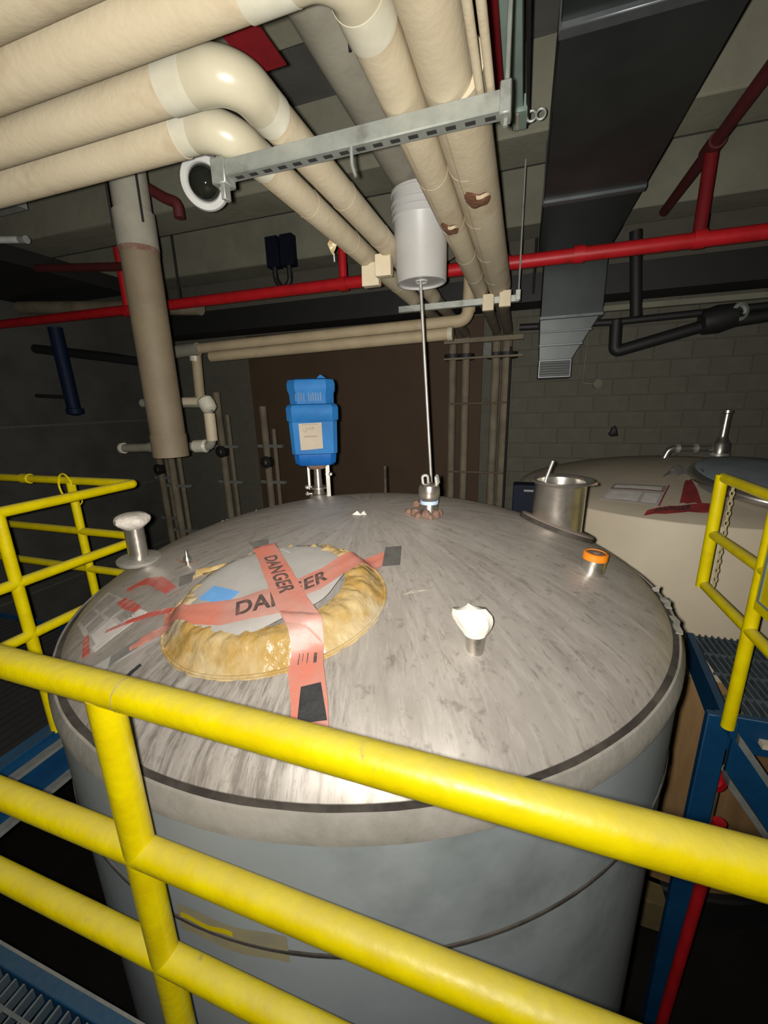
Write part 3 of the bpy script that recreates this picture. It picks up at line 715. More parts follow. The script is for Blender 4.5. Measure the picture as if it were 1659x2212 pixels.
stroke([(.2, .80), (.19, .72), (.25, .69), (.33, .74), (.36, .84), (.28, .82)], .0012).build('handwriting', M['ink'], lab)
stroke([(.42, .76), (.47, .86), (.52, .76)], .0012).build('handwriting', M['ink'], lab)
stroke([(.62, .76), (.66, .85), (.60, .88), (.56, .83), (.64, .82)], .0012).build('handwriting', M['ink'], lab)
stroke([(.18 + .06 * k, .54 + (.028 if k % 2 else -.02)) for k in range(11)], .0016).build('handwriting', M['ink'], lab)
stroke([(.14, .95), (.82, .955)], .0009).build('handwriting', M['ink'], lab)
stroke([(.14, .07), (.8, .09)], .0008).build('handwriting', M['ink'], lab)
MB().lathe([(.045, mz + .16), (.06, mz + .175), (.062, 1.20), (.05, 1.205)], (mx, my, 0), seg=24).build('coupling', M['rust'], o)
MB().lathe([(.022, mz), (.022, mz + .1), (.02, mz + .11), (.02, mz + .17)], (mx, my, 0), seg=20).build('shaft', M['steel'], o)
MB().lathe([(.05, mz - .01), (.055, mz + .004), (.055, mz + .02), (.03, mz + .026), (.03, mz + .05), (.05, mz + .052), (.05, mz + .062), (.024, mz + .064)], (mx, my, 0), seg=28).build('seal_flange', M['steel'], o)
for x in (.055, -.052):
    MB().add([mpt(x - .003, -.045, mz - .005), mpt(x + .02, -.04, mz - .005), mpt(x + .02, -.03, mz + .19), mpt(x - .003, -.035, mz + .19), mpt(x - .003, .04, mz - .005), mpt(x + .02, .04, mz - .005), mpt(x + .02, .04, mz + .19), mpt(x - .003, .04, mz + .19)] if x > 0 else
             [mpt(x - .008, -.02, mz + .05), mpt(x + .004, -.02, mz + .05), mpt(x + .004, -.02, mz + .17), mpt(x - .008, -.02, mz + .17), mpt(x - .008, .02, mz + .05), mpt(x + .004, .02, mz + .05), mpt(x + .004, .02, mz + .17), mpt(x - .008, .02, mz + .17)],
             [[0, 1, 2, 3], [4, 7, 6, 5], [0, 4, 5, 1], [1, 5, 6, 2], [2, 6, 7, 3], [3, 7, 4, 0]]).build('bracket', M['steel_dull'], o)
for (x, z) in ((-.07, mz + .065), (-.07, mz + .028), (.08, mz + .13)):
    rod(MB(), (x, -.03, z), (x + (.03 if x < 0 else -.03), -.03, z), .006).build('clamp_bolt', M['steel'], o)
    MB().lathe([(.001, -.012), (.01, -.008), (.012, 0), (.01, .008), (.001, .012)], mpt(x, -.03, z), (1, .4, 0), 8).build('bolt_head', M['steel'], o)
MB().tube([(-.74, 2.22, dome_z(-.74, 2.22) - .02), (-.74, 2.22, dome_z(-.74, 2.22) + .16)], .006, 8).build('thin_probe', M['gasket'], None, 'thin dark probe standing on the far side of the dome', 'rod')

# ---- pail on its rod
bx_, by_, bz_ = -.541, 2.3, 2.092
o = thing('white_pail', (bx_, by_, bz_), 'white plastic pail hanging between the insulated pipes over the tank', 'pail')
MB().lathe([(.0, .012), (.118, .012), (.118, .0), (.124, .0), (.128, .004), (.134, .28), (.137, .285), (.141, .287), (.141, .293), (.135, .295), (.136, .315), (.142, .317), (.142, .323), (.137, .325), (.138, .345), (.144, .347), (.144, .353), (.139, .355), (.139, .39), (.145, .392), (.145, .402), (.138, .403), (.132, .38), (.122, .02), (.0, .02)], (bx_, by_, bz_), (-.02, 0, 1), 56).build('pail_body', M['white_pail'], o)
MB().lathe([(.03, .006), (.034, .006), (.034, .013), (.03, .013)], (bx_, by_, bz_), (-.02, 0, 1), 28, closed=True).build('moulded_ring', M['white_pail'], o)
MB().tube([(bx_ - .145 * math.cos(t), by_ - .05 * math.sin(t), bz_ + .36 + .14 * math.sin(t)) for t in [PI * k / 24 for k in range(25)]], .003, 8).build('bail_handle', M['cable'], o)
for s in (-1, 1): MB().lathe([(.018, 0), (.018, .012), (.001, .013)], (bx_ + s * .137, by_, bz_ + .355), (s, 0, 0), 14).build('handle_ear', M['white_pail'], o)
MB().tube([(-.478, 2.3, .93), (-.547, 2.3, 2.105)], .0085, 10).build('level_rod', M['steel_dull'], None, 'thin steel rod rising from the dome into the bottom of the pail', 'rod')
MB().tube(fillet([(bx_ + .02, by_, bz_ + .50), (bx_ - .01, by_, 2.515), (bx_ - .04, by_, 2.505)], .01), .003, 8).build('hang_wire', M['cable'], None, 'short wire that hangs the pail handle from the grey pipe', 'wire')

# ================================================================== GUARDRAILS
RR = .0242
gr = thing('guardrail', (-.575, .362, 0), 'nearest yellow pipe guardrail crossing in front of the tank', 'railing', 'yellow guardrails')
# the rails dip slightly to the right
MB().tube([(-2.6, .362, 1.112), (-.53, .362, 1.0985), (1.6, .362, 1.068)], RR, 32).build('top_rail', M['yellow'], gr)
MB().tube([(-2.6, .362, .775), (1.6, .362, .782)], RR, 28).build('mid_rail', M['yellow'], gr)
MB().tube([(-2.6, .362, .512), (1.6, .362, .520)], RR, 28).build('low_rail', M['yellow'], gr)
for x in (-.575, 1.3, -2.4):
    MB().tube([(x, .362, -.15), (x, .362, 1.09)], RR, 28).build('post', M['yellow'], gr)
MB().tube([(-.5285, .362, 1.0985), (-.5265, .362, 1.0985)], RR + .0006, 32, caps=False).build('splice_line', M['yellow_chip'], gr)

gl_ = thing('guardrail', (-2.10, 1.08, 0), 'yellow pipe guardrail left of the tank turning a corner to the left', 'railing', 'yellow guardrails')
cor = (-2.10, 1.745)
for nm, z in (('top_rail', 1.09), ('mid_rail', .765), ('low_rail', .51)):
    MB().tube(fillet([(-2.10, -.3, z), (-2.10, cor[1], z), (-4.6, cor[1], z)], .03, 5), RR, 24).build(nm, M['yellow'], gl_)
for p in ((-2.10, 1.075), (-2.62, cor[1]), (-3.9, cor[1])):
    MB().tube([(p[0], p[1], -.02), (p[0], p[1], 1.085)], RR, 24).build('post', M['yellow'], gl_)
MB().tube([(-3.05, cor[1], 1.09), (-2.98, cor[1], 1.09)], RR + .007, 24).build('splice_sleeve', M['yellow'], gl_)
wl_ = MB()
wl_.tube([(-2.62 + .055 * math.cos(t) - .01, cor[1] - .028, 1.06 + .075 * math.sin(t)) for t in [2 * PI * k / 30 for k in range(31)]], .006, 8)
wl_.build('wire_loop', M['yellow'], None, 'loose yellow wire loop over the far left guardrail post', 'wire', 'yellow wire loops on the far left post')
MB().tube([(-2.60 + .05 * math.cos(t), cor[1] + .0, .985 - .05 * math.sin(t)) for t in [PI * (k / 20) for k in range(-2, 24)]], .004, 8).build('wire_loop', M['yellow'], None, 'thin yellow wire tail hanging below the top rail by the far left post', 'wire', 'yellow wire loops on the far left post')

g3 = thing('guardrail', (.98, 2.0, 0), 'yellow guardrail on the right platform with an end bar and a chain', 'railing', 'yellow guardrails')
for nm, z in (('top_rail', 1.09), ('mid_rail', .79), ('low_rail', .505)):
    MB().tube([(.98, 2.49, z), (.99, 1.2, z), (1.0, -.2, z)], RR, 24).build(nm, M['yellow'], g3)
MB().tube([(.975, 2.49, .49), (.975, 2.49, 1.105)], RR * 1.15, 24).build('end_bar', M['yellow'], g3)
for y in (2.0, .3): MB().tube([(.985, y, .0), (.985, y, 1.09)], RR * 1.1, 24).build('post', M['yellow'], g3)
ch = thing('safety_chain', (1.01, 2.46, .5), 'small steel chain hanging down beside the right end bar', 'chain')
for k in range(22):
    z = 1.07 - .026 * k; th = (k % 2) * PI / 2
    MB().tube([(1.014 + .0085 * math.cos(t) * math.cos(th), 2.452 + .0085 * math.cos(t) * math.sin(th), z + .017 * math.sin(t)) for t in [2 * PI * j / 10 for j in range(11)]], .0032, 5, caps=False).build('link', M['yellow_chip'], ch)
sg = thing('rail_sign', (.955, 1.75, .65), 'yellow sign plate with a dark green border on the right guardrail', 'sign')
MB().box((.945, 1.50, .64), (.953, 1.93, .97), bev=.002).build('plate', M['yellow'], sg)
MB().box((.942, 1.895, .68), (.9445, 1.912, .94)).build('border_line', M['green'], sg)
MB().box((.942, 1.52, .68), (.9445, 1.895, .69)).build('border_line', M['green'], sg)

# ================================================================== PLATFORMS
pf = thing('walkway_platform', (-.3, -.4, 0), 'dark steel grating walkway under the nearest guardrail', 'platform', 'steel grating platforms')
MB().box((-3.0, .392, -.16), (2.4, .428, .003), bev=.003).build('edge_channel', M['blue'], pf)
MB().box((-3.0, .424, -.004), (2.4, .431, .006)).build('edge_lip', M['flange_grey'], pf)
bar = None
for k in range(92):
    x = -2.9 + k * .034
    if x > -.35: break
    if bar is None:
        bar = MB().box((-.0035, -.9, -.03), (.0035, .39, 0), bev=.001).build('bearing_bar', M['grating'], pf)
        bar.location = Vector((x, 0, 0)) + Vector((0, 0, 0))
    else:
        b2 = bar.copy(); C.objects.link(b2); b2.parent = pf; b2.location = (x, 0, 0)
for y in (-.8, -.6, -.4, -.2, 0.0, .2, .34):
    MB().box((-2.95, y - .004, -.012), (2.3, y + .004, -.001)).build('cross_bar', M['grating'], pf)

pl = thing('left_platform', (-2.6, .8, -.3), 'blue steel walkway edge left of the tank', 'platform', 'steel grating platforms')
MB().box((-2.155, -.4, -.30), (-2.135, 1.80, 0.0), bev=.002).build('channel_web', M['blue'], pl)
for z in (-.012, -.105, -.30):
    MB().box((-2.16, -.4, z - .012), (-2.085, 1.80, z + .006), bev=.002).build('channel_flange', M['flange_grey'] if z < -.05 else M['blue'], pl)
MB().box((-4.6, 1.78, -.30), (-2.135, 1.80, 0.0), bev=.002).build('end_channel', M['blue'], pl)
for k in range(30):
    x = -2.18 - .06 * k; MB().box((x - .004, -.4, -.065), (x + .004, 1.78, -.03)).build('bearing_bar', M['black'], pl)

pr = thing('right_platform', (1.5, 2.4, -.2), 'blue framed grating platform at the right of the tank', 'platform', 'steel grating platforms')
MB().add([(1.0, 2.12, 0), (1.035, 2.12, 0), (1.13, 2.88, 0), (1.095, 2.88, 0), (1.0, 2.12, -.16), (1.035, 2.12, -.16), (1.13, 2.88, -.16), (1.095, 2.88, -.16)], [[0, 1, 2, 3], [7, 6, 5, 4], [0, 4, 5, 1], [1, 5, 6, 2], [2, 6, 7, 3], [3, 7, 4, 0]]).build('side_channel', M['blue'], pr)
MB().box((.98, 2.09, -.20), (3.0, 2.125, -.004), bev=.003).build('front_channel', M['blue'], pr)
MB().box((1.16, 2.05, -.125), (3.0, 2.092, -.10)).build('front_flange', M['tank2'], pr)
MB().box((1.10, 2.86, -.16), (3.0, 2.89, -.02), bev=.003).build('rear_channel', M['blue'], pr)
for k in range(44):
    x = 1.045 + k * .034
    MB().box((x + .08 - .004, 2.12, -.035), (x + .08 + .004, 2.868, .004)).build('bearing_bar', M['grating'], pr)
for y in (2.25, 2.45, 2.65): MB().box((1.05 + (y - 2.12) * .12, y - .004, -.014), (2.6, y + .004, 0)).build('cross_bar', M['grating'], pr)
MB().box((.935, 2.07, -2.8), (1.035, 2.11, .0), bev=.004).build('column', M['blue'], pr)
MB().box((1.0, 2.0, -.06), (1.03, 2.09, .02), bev=.003).build('post_bracket', M['blue'], pr)
st = thing('stair_stringer', (1.05, 2.06, -.2), 'blue stair stringer with grey flanges sloping down to the right', 'stair')
a0, a1 = Vector((1.046, 2.06, -.044)), Vector((2.1, 2.06, -1.50)); nn = Vector((0, 0, -1))
for (q0, q1, y0, y1, nm, m) in ((0, .05, 2.01, 2.085, 'flange', 'flange_grey'), (.25, .30, 2.01, 2.085, 'flange', 'flange_grey'), (.04, .26, 2.06, 2.08, 'web', 'blue')):
    P = [a0 + nn * q0, a1 + nn * q0, a1 + nn * q1, a0 + nn * q1]
    vs = [Vector((p.x, y0, p.z)) for p in P] + [Vector((p.x, y1, p.z)) for p in P]
    MB().add(vs, [[0, 1, 2, 3], [4, 7, 6, 5], [0, 4, 5, 1], [1, 5, 6, 2], [2, 6, 7, 3], [3, 7, 4, 0]]).build(nm, M[m], st)
MB().tube([(1.04, 2.0, -.55), (.975, 2.0, -2.8)], .028, 16).build('red_standpipe', M['red'], None, 'red pole standing on the floor below the right platform', 'pipe')
v_ = thing('floor_valve', (1.13, 2.3, -2.8), 'small red handled valve on a riser under the right platform', 'valve')
MB().tube([(1.13, 2.3, -2.8), (1.13, 2.3, -.62)], .03, 14).build('riser', M['conduit'], v_)
MB().lathe([(.02, -.03), (.06, -.02), (.066, 0), (.06, .02), (.02, .03)], (1.13, 2.3, -.58), (.3, -1, .2), 20).build('handwheel', M['red'], v_)
MB().lathe([(.02, -.05), (.045, -.03), (.045, .03), (.02, .05)], (1.22, 2.34, -.56), (1, 0, 0), 16).build('body', M['pvc_jacket'], v_)

# ================================================================== SECOND TANK
X2, Y2, R2, Z2, B2 = 1.46, 4.6, 1.45, .65, .26


def dome2(x, y): return Z2 + prof(min(1, math.hypot(x - X2, y - Y2) / R2), B2, .7)


t2 = thing('storage_tank', (X2, Y2, -2.5), 'cream jacketed tank behind on the right with a dusty domed top', 'tank')
MB().lathe([(max(.0005, R2 * i / 24), Z2 + prof(i / 24, B2, .7)) for i in range(25)], (X2, Y2, 0), seg=128).build('dome_head', M['tank2_top'], t2)
MB().lathe([(R2 - .002, Z2 + .002), (R2 + .006, Z2 - .01), (R2 + .006, -.25), (R2 + .002, -.253), (R2 + .002, -.262), (R2 + .006, -.265), (R2 + .006, -.50)], (X2, Y2, 0), seg=128).build('jacket', M['tank2'], t2)
MB().lathe([(R2 + .004, -.50), (R2 - .002, -.505), (R2 - .002, -2.5), (.01, -2.5)], (X2, Y2, 0), seg=128).build('skirt', M['tank2_low'], t2)
MB().lathe([(1.2, -2.5), (R2 + .04, -2.5), (R2 + .06, -2.52), (R2 + .06, -2.8)], (X2, Y2, 0), seg=96).build('base_ring', M['black'], t2)
MB().box((.98, 2.95, -2.8), (1.34, 3.25, -2.5), bev=.01).build('foot_pad', M['curb'], t2)


def patch2(name, q, m, off, parent=None, label=None, cat=None, group=None, n=6, wr=0.0):
    q = [Vector((x, y, 0)) for x, y in q]

    def fn(u, v):
        p = q[0].lerp(q[1], u).lerp(q[3].lerp(q[2], u), v)
        return Vector((p.x, p.y, dome2(p.x, p.y) + off + wr * math.sin(6 * u + 4 * v) ** 2))
    return MB().grid(fn, n, n, thick=.001).build(name, m, parent, label, cat, group)


ws = thing('label_sheet', (.87, 3.62, .75), 'pale printed label sheet with red edges flat on the rear tank', 'sign')
W2 = [(.753, 3.841), (1.124, 3.71), (.981, 3.381), (.615, 3.569)]
patch2('sheet', W2, M['film'], .003, ws)
wv2 = [Vector((x, y, 0)) for x, y in W2]
def w2(u, v): p = wv2[0].lerp(wv2[1], u).lerp(wv2[3].lerp(wv2[2], u), v); return (p.x, p.y)
for (u0, u1, v0, v1, m, nm) in ((.03, .96, .06, .40, 'pinkplate', 'dark_band'), (.08, .9, .15, .31, 'white_film', 'pale_print'), (.06, .62, .5, .9, 'white_film', 'print_block'), (.68, .92, .5, .9, 'white_film', 'print_block'), (.975, 1.0, 0, 1, 'redtape_dark', 'red_edge')):
    patch2(nm, [w2(u0, v0), w2(u1, v0), w2(u1, v1), w2(u0, v1)], M[m], .0055 if nm != 'pale_print' else .008, ws)
RT = 'dark red tapes on the rear tank'
bt = patch2('barrier_tape', [(.905, 3.345), (1.30, 3.40), (1.27, 3.28), (.86, 3.285)], M['redtape_dark'], .006, None, 'dark red barrier tape lying level along the front of the rear tank', 'tape', RT, wr=.01)
patch2('barrier_tape', [(1.235, 3.76), (1.29, 3.79), (1.235, 3.38), (1.10, 3.38)], M['redtape_dark'], .016, None, 'dark red barrier tape rising from the level strip towards the grey rag', 'tape', RT, wr=.01)
v, f, asp = text_mesh('DANGER', 1.0, .03)
BQ = [Vector((x, y, 0)) for x, y in [(.905, 3.345), (1.30, 3.40), (1.27, 3.28), (.86, 3.285)]]
def bq(a, b):
    p = BQ[3].lerp(BQ[2], a).lerp(BQ[0].lerp(BQ[1], a), b); return Vector((p.x, p.y, dome2(p.x, p.y) + .0185))
MB().add([bq(.14 + .55 * a, .22 + .58 * b) for a, b in v], f).build('lettering', M['slot'], bt)
RP = [(1.17, 3.90), (1.24, 3.98), (1.33, 4.02), (1.37, 3.86), (1.35, 3.70), (1.38, 3.56)]
def ragf(u, v):
    c = lerp_path([(x, y, 0) for x, y in RP], u); hw = .055 * (1 - .4 * u) * (1 + .25 * math.sin(9 * u))
    p = c + Vector((hw * (v - .5) * 2, hw * .5 * (v - .5), 0))
    return Vector((p.x, p.y, dome2(p.x, p.y) + .012 + .05 * math.sin(PI * v) * (1 + .4 * math.sin(14 * u))))
MB().grid(ragf, 24, 8, thick=.006).build('grey_rag', M['rag'], None, 'twisted grey rag draped over the rim of the rear tank lid', 'rag')
ld = thing('rear_manway', (1.82, 3.86, .8), 'large blue grey round lid with a bright metal rim on the rear tank', 'hatch')
lc = Vector((1.87, 3.84, dome2(1.87, 3.84) - .02)); ln_ = Vector((.06, -.16, 1)).normalized()
MB().lathe([(.54, 0), (.565, .004), (.58, .018), (.585, .036), (.58, .054), (.565, .068), (.54, .074)], lc, ln_, 64).build('rim', M['steel'], ld)
MB().lathe([(.55, .066), (.52, .078), (.3, .09), (.001, .095)], lc, ln_, 64).build('lid', M['lid_blue'], ld)
nz = thing('sprayball_nozzle', (1.78, 4.72, .89), 'tall polished nozzle on top of the rear tank behind the right railing', 'fitting')
b0 = Vector((1.80, 4.75, .88))
MB().lathe([(.075, 0), (.075, .16), (.055, .19), (.04, .22), (.035, .24), (.035, .44), (.045, .45), (.045, .475), (.02, .48), (.001, .48)], b0, (0.02, 0, 1), 32).build('body', M['steel'], nz)
MB().lathe([(.078, .05), (.083, .055), (.083, .075), (.078, .08)], b0, seg=32).build('clamp_ring', M['steel_dull'], nz)
MB().tube(fillet([b0 + Vector((-.06, 0, .12)), b0 + Vector((-.42, -.02, .12)), b0 + Vector((-.46, -.02, .0))], .05), .03, 16).build('side_pipe', M['steel'], nz)
for x in (-.2, -.35): MB().lathe([(.034, -.02), (.05, -.015), (.05, .015), (.034, .02)], b0 + Vector((x, -.01, .12)), (1, 0, 0), 20).build('clamp_ring', M['steel_dull'], nz)

# control box behind the tank
cb = thing('control_box', (.03, 2.9, .74), 'small navy box on a thin stand behind the wide steel neck', 'box')
MB().box((-.04, 2.84, .70), (.11, 2.95, .95), bev=.006).build('case', M['blackblue'], cb)
MB().box((.03, 2.834, .905), (.09, 2.839, .918)).build('name_strip', M['flange_grey'], cb)
MB().tube([(.035, 2.9, -2.8), (.035, 2.9, .70)], .02, 12).build('stand', M['blackblue'], cb)

# ================================================================== OVERHEAD PIPES
PG = 'cream insulated pipes over the tank'
pipes = ((-.87, 2.281, .0525, 1.245, .81), (-.712, 2.281, .0525, 1.055, .79), (-.357, 2.285, .0557, .885, .787), (-.233, 2.294, .065, .735, .79))
plab = ('cream insulated pipe that turns lowest, next to the security camera', 'cream insulated pipe second from the left, turning behind the lowest elbow',
        'cream insulated pipe just right of the pail, with a small rusty tear', 'widest cream insulated pipe at the right of the run, with the larger rusty tear')
rj = random.Random(2)
for k, (x, z, r, y0, hz) in enumerate(pipes):
    o = thing('insulated_pipe', (x, y0, z), plab[k], 'pipe', PG)
    z1 = 1.5 + hz; cr = .085
    MB().tube([(-6.3, y0, z1), (x - cr - .09, y0, z1)], r * (1.1 if k == 0 else 1), 28).build('cross_run', M['pvc_jacket'], o)
    MB().tube([(x, y0 + cr + .02, z), (x, 3.42, z)], r, 28).build('main_run', M['pvc_jacket'], o)
    if k == 3: MB().tube([(-.222, 1.275, 2.3095), (-.222, 3.41, 2.3095)], .0805, 28).build('thick_jacket', M['pvc_jacket'], o)
    # moulded elbow cover with its two cuffs
    el = MB().tube(fillet([(x - cr - .03, y0, z1), (x - .045, y0, z1 * .5 + z * .5), (x, y0 + .045, z), (x, y0 + cr + .03, z)], .055, 8), r * (1.07 if k < 2 else 1.035), 32).build('elbow_cover', M['pvc_cover'], o)
    MB().tube([(x - cr - .115, y0, z1), (x - cr - .012, y0, z1)], r * 1.055, 32).build('cuff', M['pvc_white'], o)
    MB().tube([(x, y0 + cr + .005, z), (x, y0 + cr + .085, z)], r * 1.055, 32).build('cuff', M['pvc_white'], o)
    for y in (1.62, 2.05, 2.5, 2.95):
        yj = y + .1 * rj.random(); MB().tube([(x, yj, z), (x, yj + .04, z)], r * 1.012, 28).build('jacket_joint', M['pvc_jacket'], o)
    MB().tube([(x - r * .35, 1.33, z - r * .945), (x - r * .35, 3.4, z - r * .945)], .0014, 6).build('seam_line', M['stain'], o)
    MB().tube([(x, 3.40, z), (x, 3.46, z)], r * .98, 24).build('end_cuff', M['jacket_grey'], o)
    yE = 5.35 + .04 * k
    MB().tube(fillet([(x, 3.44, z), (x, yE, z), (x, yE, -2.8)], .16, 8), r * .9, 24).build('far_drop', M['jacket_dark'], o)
    MB().lathe([(r * .9, -.03), (r * 1.9, -.035), (r * 1.9, .035), (r * .9, .03)], (x, yE, 2.02), seg=20).build('drop_flange', M['black'], o)
    if k in (2, 3):
        yc, xs = ((2.05, .01), (1.82, .03))[k - 2]; r = .0805 if k == 3 else r; x, z = (-.222, 2.3095) if k == 3 else (x, z)
        # torn patch: a shallow lens of exposed lagging hugging the underside, with a lifted lip of jacket
        def tear(u, v, grow=1.0, lift=.002):
            a = -PI / 2 + (u - .5) * 1.25 * grow + xs * 4; s_ = (v - .5) * 2; hl = .07 * grow * math.sin(PI * min(max(u, .02), .98)) ** .6 * (1 + .25 * math.sin(8 * u))
            rr = r + lift + .008 * (1 - s_ * s_) * math.sin(PI * u)
            return Vector((x + rr * math.cos(a), yc + .05 * (u - .5) + hl * s_, z + rr * math.sin(a)))
        MB().grid(lambda u, v: tear(u, v), 14, 8).build('torn_patch', M['torn'], o)
        MB().grid(lambda u, v: tear(.5 + .5 * u, .5 + (v - .5) * .10 - .43, 1.05, .006 + .006 * v), 14, 3).build('jacket_lip', M['pvc_jacket'], o)
    if k == 0:
        MB().lathe([(.001, -.05), (.012, -.03), (.02, -.01), (.014, .012), (.001, .02)], (x - r * .75, 2.02, z - r * .78), seg=9, rfun=lambda i, a: 1 + .3 * math.sin(3 * a + i)).build('torn_tuft', M['amber'], o)
        MB().tube([(x - r * .7, 2.03, z - r * .8 - .04), (x - r * .72, 2.035, z - r * .8 - .075)], .003, 6).build('thread', M['white_film'], o)

o = thing('grey_main_pipe', (-.605, 1.5, 2.6), 'large grey pipe running above and between the cream pipes', 'pipe')
MB().tube([(-.605, -2.5, 2.6), (-.605, 3.38, 2.6)], .098, 32).build('pipe_run', M['jacket_grey'], o)
for y in (1.1, 2.6): MB().tube([(-.605, y, 2.6), (-.605, y + .02, 2.6)], .101, 32).build('band', M['galv'], o)
MB().tube(fillet([(-.53, 1.0, 2.53), (-.52, 1.22, 2.512), (-.515, 1.32, 2.50), (-.513, 1.325, 2.44)], .05), .004, 8).build('loose_wire', M['cable'], None, 'black wire end dangling from the side of the large grey pipe', 'wire')

# conduits beside the widest pipe
for k, x in enumerate((-.150, -.124)):
    MB().tube([(x, -1.5, 2.245), (x, 1.30, 2.245)], .0105, 12).build('thin_conduit', M['pvc_jacket'], None, ('thin cream conduit touching the right side of the widest pipe', 'thin cream conduit outermost at the right of the pipe run')[k], 'conduit', 'thin conduits beside the pipes')


def strut(y0, x0, x1, zt, lab, slots=True):
    o = thing('strut_channel', ((x0 + x1) / 2, y0, zt - .04), lab, 'bracket', 'slotted struts under the pipes')
    MB().box((x0, y0, zt - .041), (x1, y0 + .003, zt), bev=.0008).build('front_face', M['galv'], o)
    MB().box((x0, y0 + .038, zt - .041), (x1, y0 + .041, zt)).build('rear_face', M['galv'], o)
    MB().box((x0, y0, zt - .044), (x1, y0 + .041, zt - .0405), bev=.0008).build('underside', M['galv'], o)
    if slots:
        x = x0 + .04; i = 0
        while x < x1 - .03:
            MB().box((x, y0 + .013, zt - .0455), (x + .026, y0 + .028, zt - .043)).build('slot', M['slot'], o); x += .05
    return o


s1 = strut(1.255, -.925, -.075, 2.2285, 'slotted galvanised strut carrying the pipes above the tank')
MB().box((-.955, 1.245, 2.165), (-.905, 1.30, 2.235), bev=.003).build('end_bracket', M['galv'], s1)
MB().box((-.93, 1.25, 2.125), (-.914, 1.28, 2.18), bev=.002).build('end_tongue', M['galv'], s1)
MB().box((-.10, 1.248, 2.175), (-.072, 1.30, 2.243), bev=.003).build('end_bracket', M['galv'], s1)
MB().tube(fillet([(-.495, 1.262, 2.19), (-.495, 1.262, 2.145), (-.485, 1.262, 2.115)], .01), .005, 8).build('bent_hook', M['galv'], s1)
for k, x in enumerate((-.085, -.945)):
    MB().tube([(x, 1.275, 2.16), (x, 1.275, 3.5)], .006, 8).build('threaded_rod', M['galv'], None, ('threaded rod holding the right end of the near strut', 'threaded rod holding the left end of the near strut')[k], 'rod', 'threaded hanger rods')
s2 = strut(3.38, -.98, -.08, 2.2285, 'far galvanised strut under the pipes below the red main', False)
MB().box((-.105, 3.37, 2.19), (-.07, 3.43, 2.26), bev=.003).build('end_bracket', M['galv'], s2)
MB().tube([(-.085, 3.40, 2.19), (-.085, 3.40, 3.5)], .006, 8).build('threaded_rod', M['galv'], None, 'threaded rod holding the far strut beside the red main', 'rod', 'threaded hanger rods')
BL = ('cream saddle block under the leftmost pipe', 'cream saddle block left of the pail', 'cream saddle block left of its twin at the far strut', 'cream saddle block at the right end of the far strut')
for k, (x, y, zt, h, w_) in enumerate(((-.845, 2.38, 2.234, .105, .052), (-.735, 2.27, 2.234, .095, .045), (-.292, 3.36, 2.234, .10, .042), (-.172, 3.30, 2.234, .095, .042))):
    MB().box((x - w_ * .95, y - .02, zt - h), (x + w_ * .95, y + .03, zt + .01), bev=.003).build('saddle_block', M['pvc_jacket'], None, BL[k], 'block', 'cream saddle blocks under the pipes')

# red plate and red pipes
MB().box((-.86, .85, 2.50), (-.745, 1.389, 2.506), bev=.001).build('red_plate', M['red_dark'], None, 'red painted steel plate seen between the cream pipes', 'plate')
o = thing('sprinkler_main', (0, 3.5, 2.47), 'long red sprinkler main crossing the room behind the pail', 'pipe', 'red sprinkler pipes')
MB().tube([(-6.4, 3.5, 2.50), (-3.2, 3.5, 2.475), (4.0, 3.5, 2.46)], .046, 24).build('pipe_run', M['red'], o)
for x in (.30, -1.49, -3.86, 1.005, -.2):
    MB().tube([(x - .035, 3.5, 2.47), (x + .035, 3.5, 2.47)], .056, 24).build('coupling', M['red'], o)
for x, zt, r in ((-1.49, 2.84, .034), (-3.86, 3.03, .045), (1.005, 2.97, .038)):
    MB().tube([(x, 3.5, 2.47), (x, 3.5, zt)], r, 18).build('riser', M['red_dark'] if x > 0 else M['red'], o)
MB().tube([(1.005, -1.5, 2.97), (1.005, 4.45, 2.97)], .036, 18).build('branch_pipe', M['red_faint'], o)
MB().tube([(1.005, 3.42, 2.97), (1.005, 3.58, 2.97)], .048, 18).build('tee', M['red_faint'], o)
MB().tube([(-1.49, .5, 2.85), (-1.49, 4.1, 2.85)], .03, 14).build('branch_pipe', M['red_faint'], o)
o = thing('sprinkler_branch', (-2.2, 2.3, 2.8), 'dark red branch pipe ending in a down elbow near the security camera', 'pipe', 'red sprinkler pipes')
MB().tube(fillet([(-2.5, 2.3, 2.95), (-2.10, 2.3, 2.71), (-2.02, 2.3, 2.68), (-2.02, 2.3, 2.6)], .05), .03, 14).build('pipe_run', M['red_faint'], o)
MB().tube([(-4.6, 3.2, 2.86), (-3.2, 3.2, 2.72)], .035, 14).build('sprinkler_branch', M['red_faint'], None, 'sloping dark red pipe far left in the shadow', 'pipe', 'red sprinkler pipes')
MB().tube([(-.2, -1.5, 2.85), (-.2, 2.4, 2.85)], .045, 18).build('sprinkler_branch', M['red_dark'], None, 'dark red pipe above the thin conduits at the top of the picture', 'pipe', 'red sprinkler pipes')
o = thing('green_channel', (-.115, 1.5, 2.75), 'pale green steel channel hanging overhead beside a black cable', 'bracket')
MB().box((-.157, -1.0, 2.75), (-.078, 2.36, 2.79), bev=.004).build('channel', M['green'], o)
MB().box((-.13, 2.30, 2.735), (-.062, 2.44, 2.80), bev=.004).build('end_shoe', M['green'], o)
MB().box((-.112, 2.31, 2.729), (-.10, 2.42, 2.736)).build('tongue', M['paper'], o)
for x in (-.045, -.005): MB().tube([(x + .02 * math.cos(t), 2.38, 2.75 + .02 * math.sin(t)) for t in [2 * PI * k / 14 for k in range(15)]], .006, 8).build('clamp_ring', M['galv'], o)
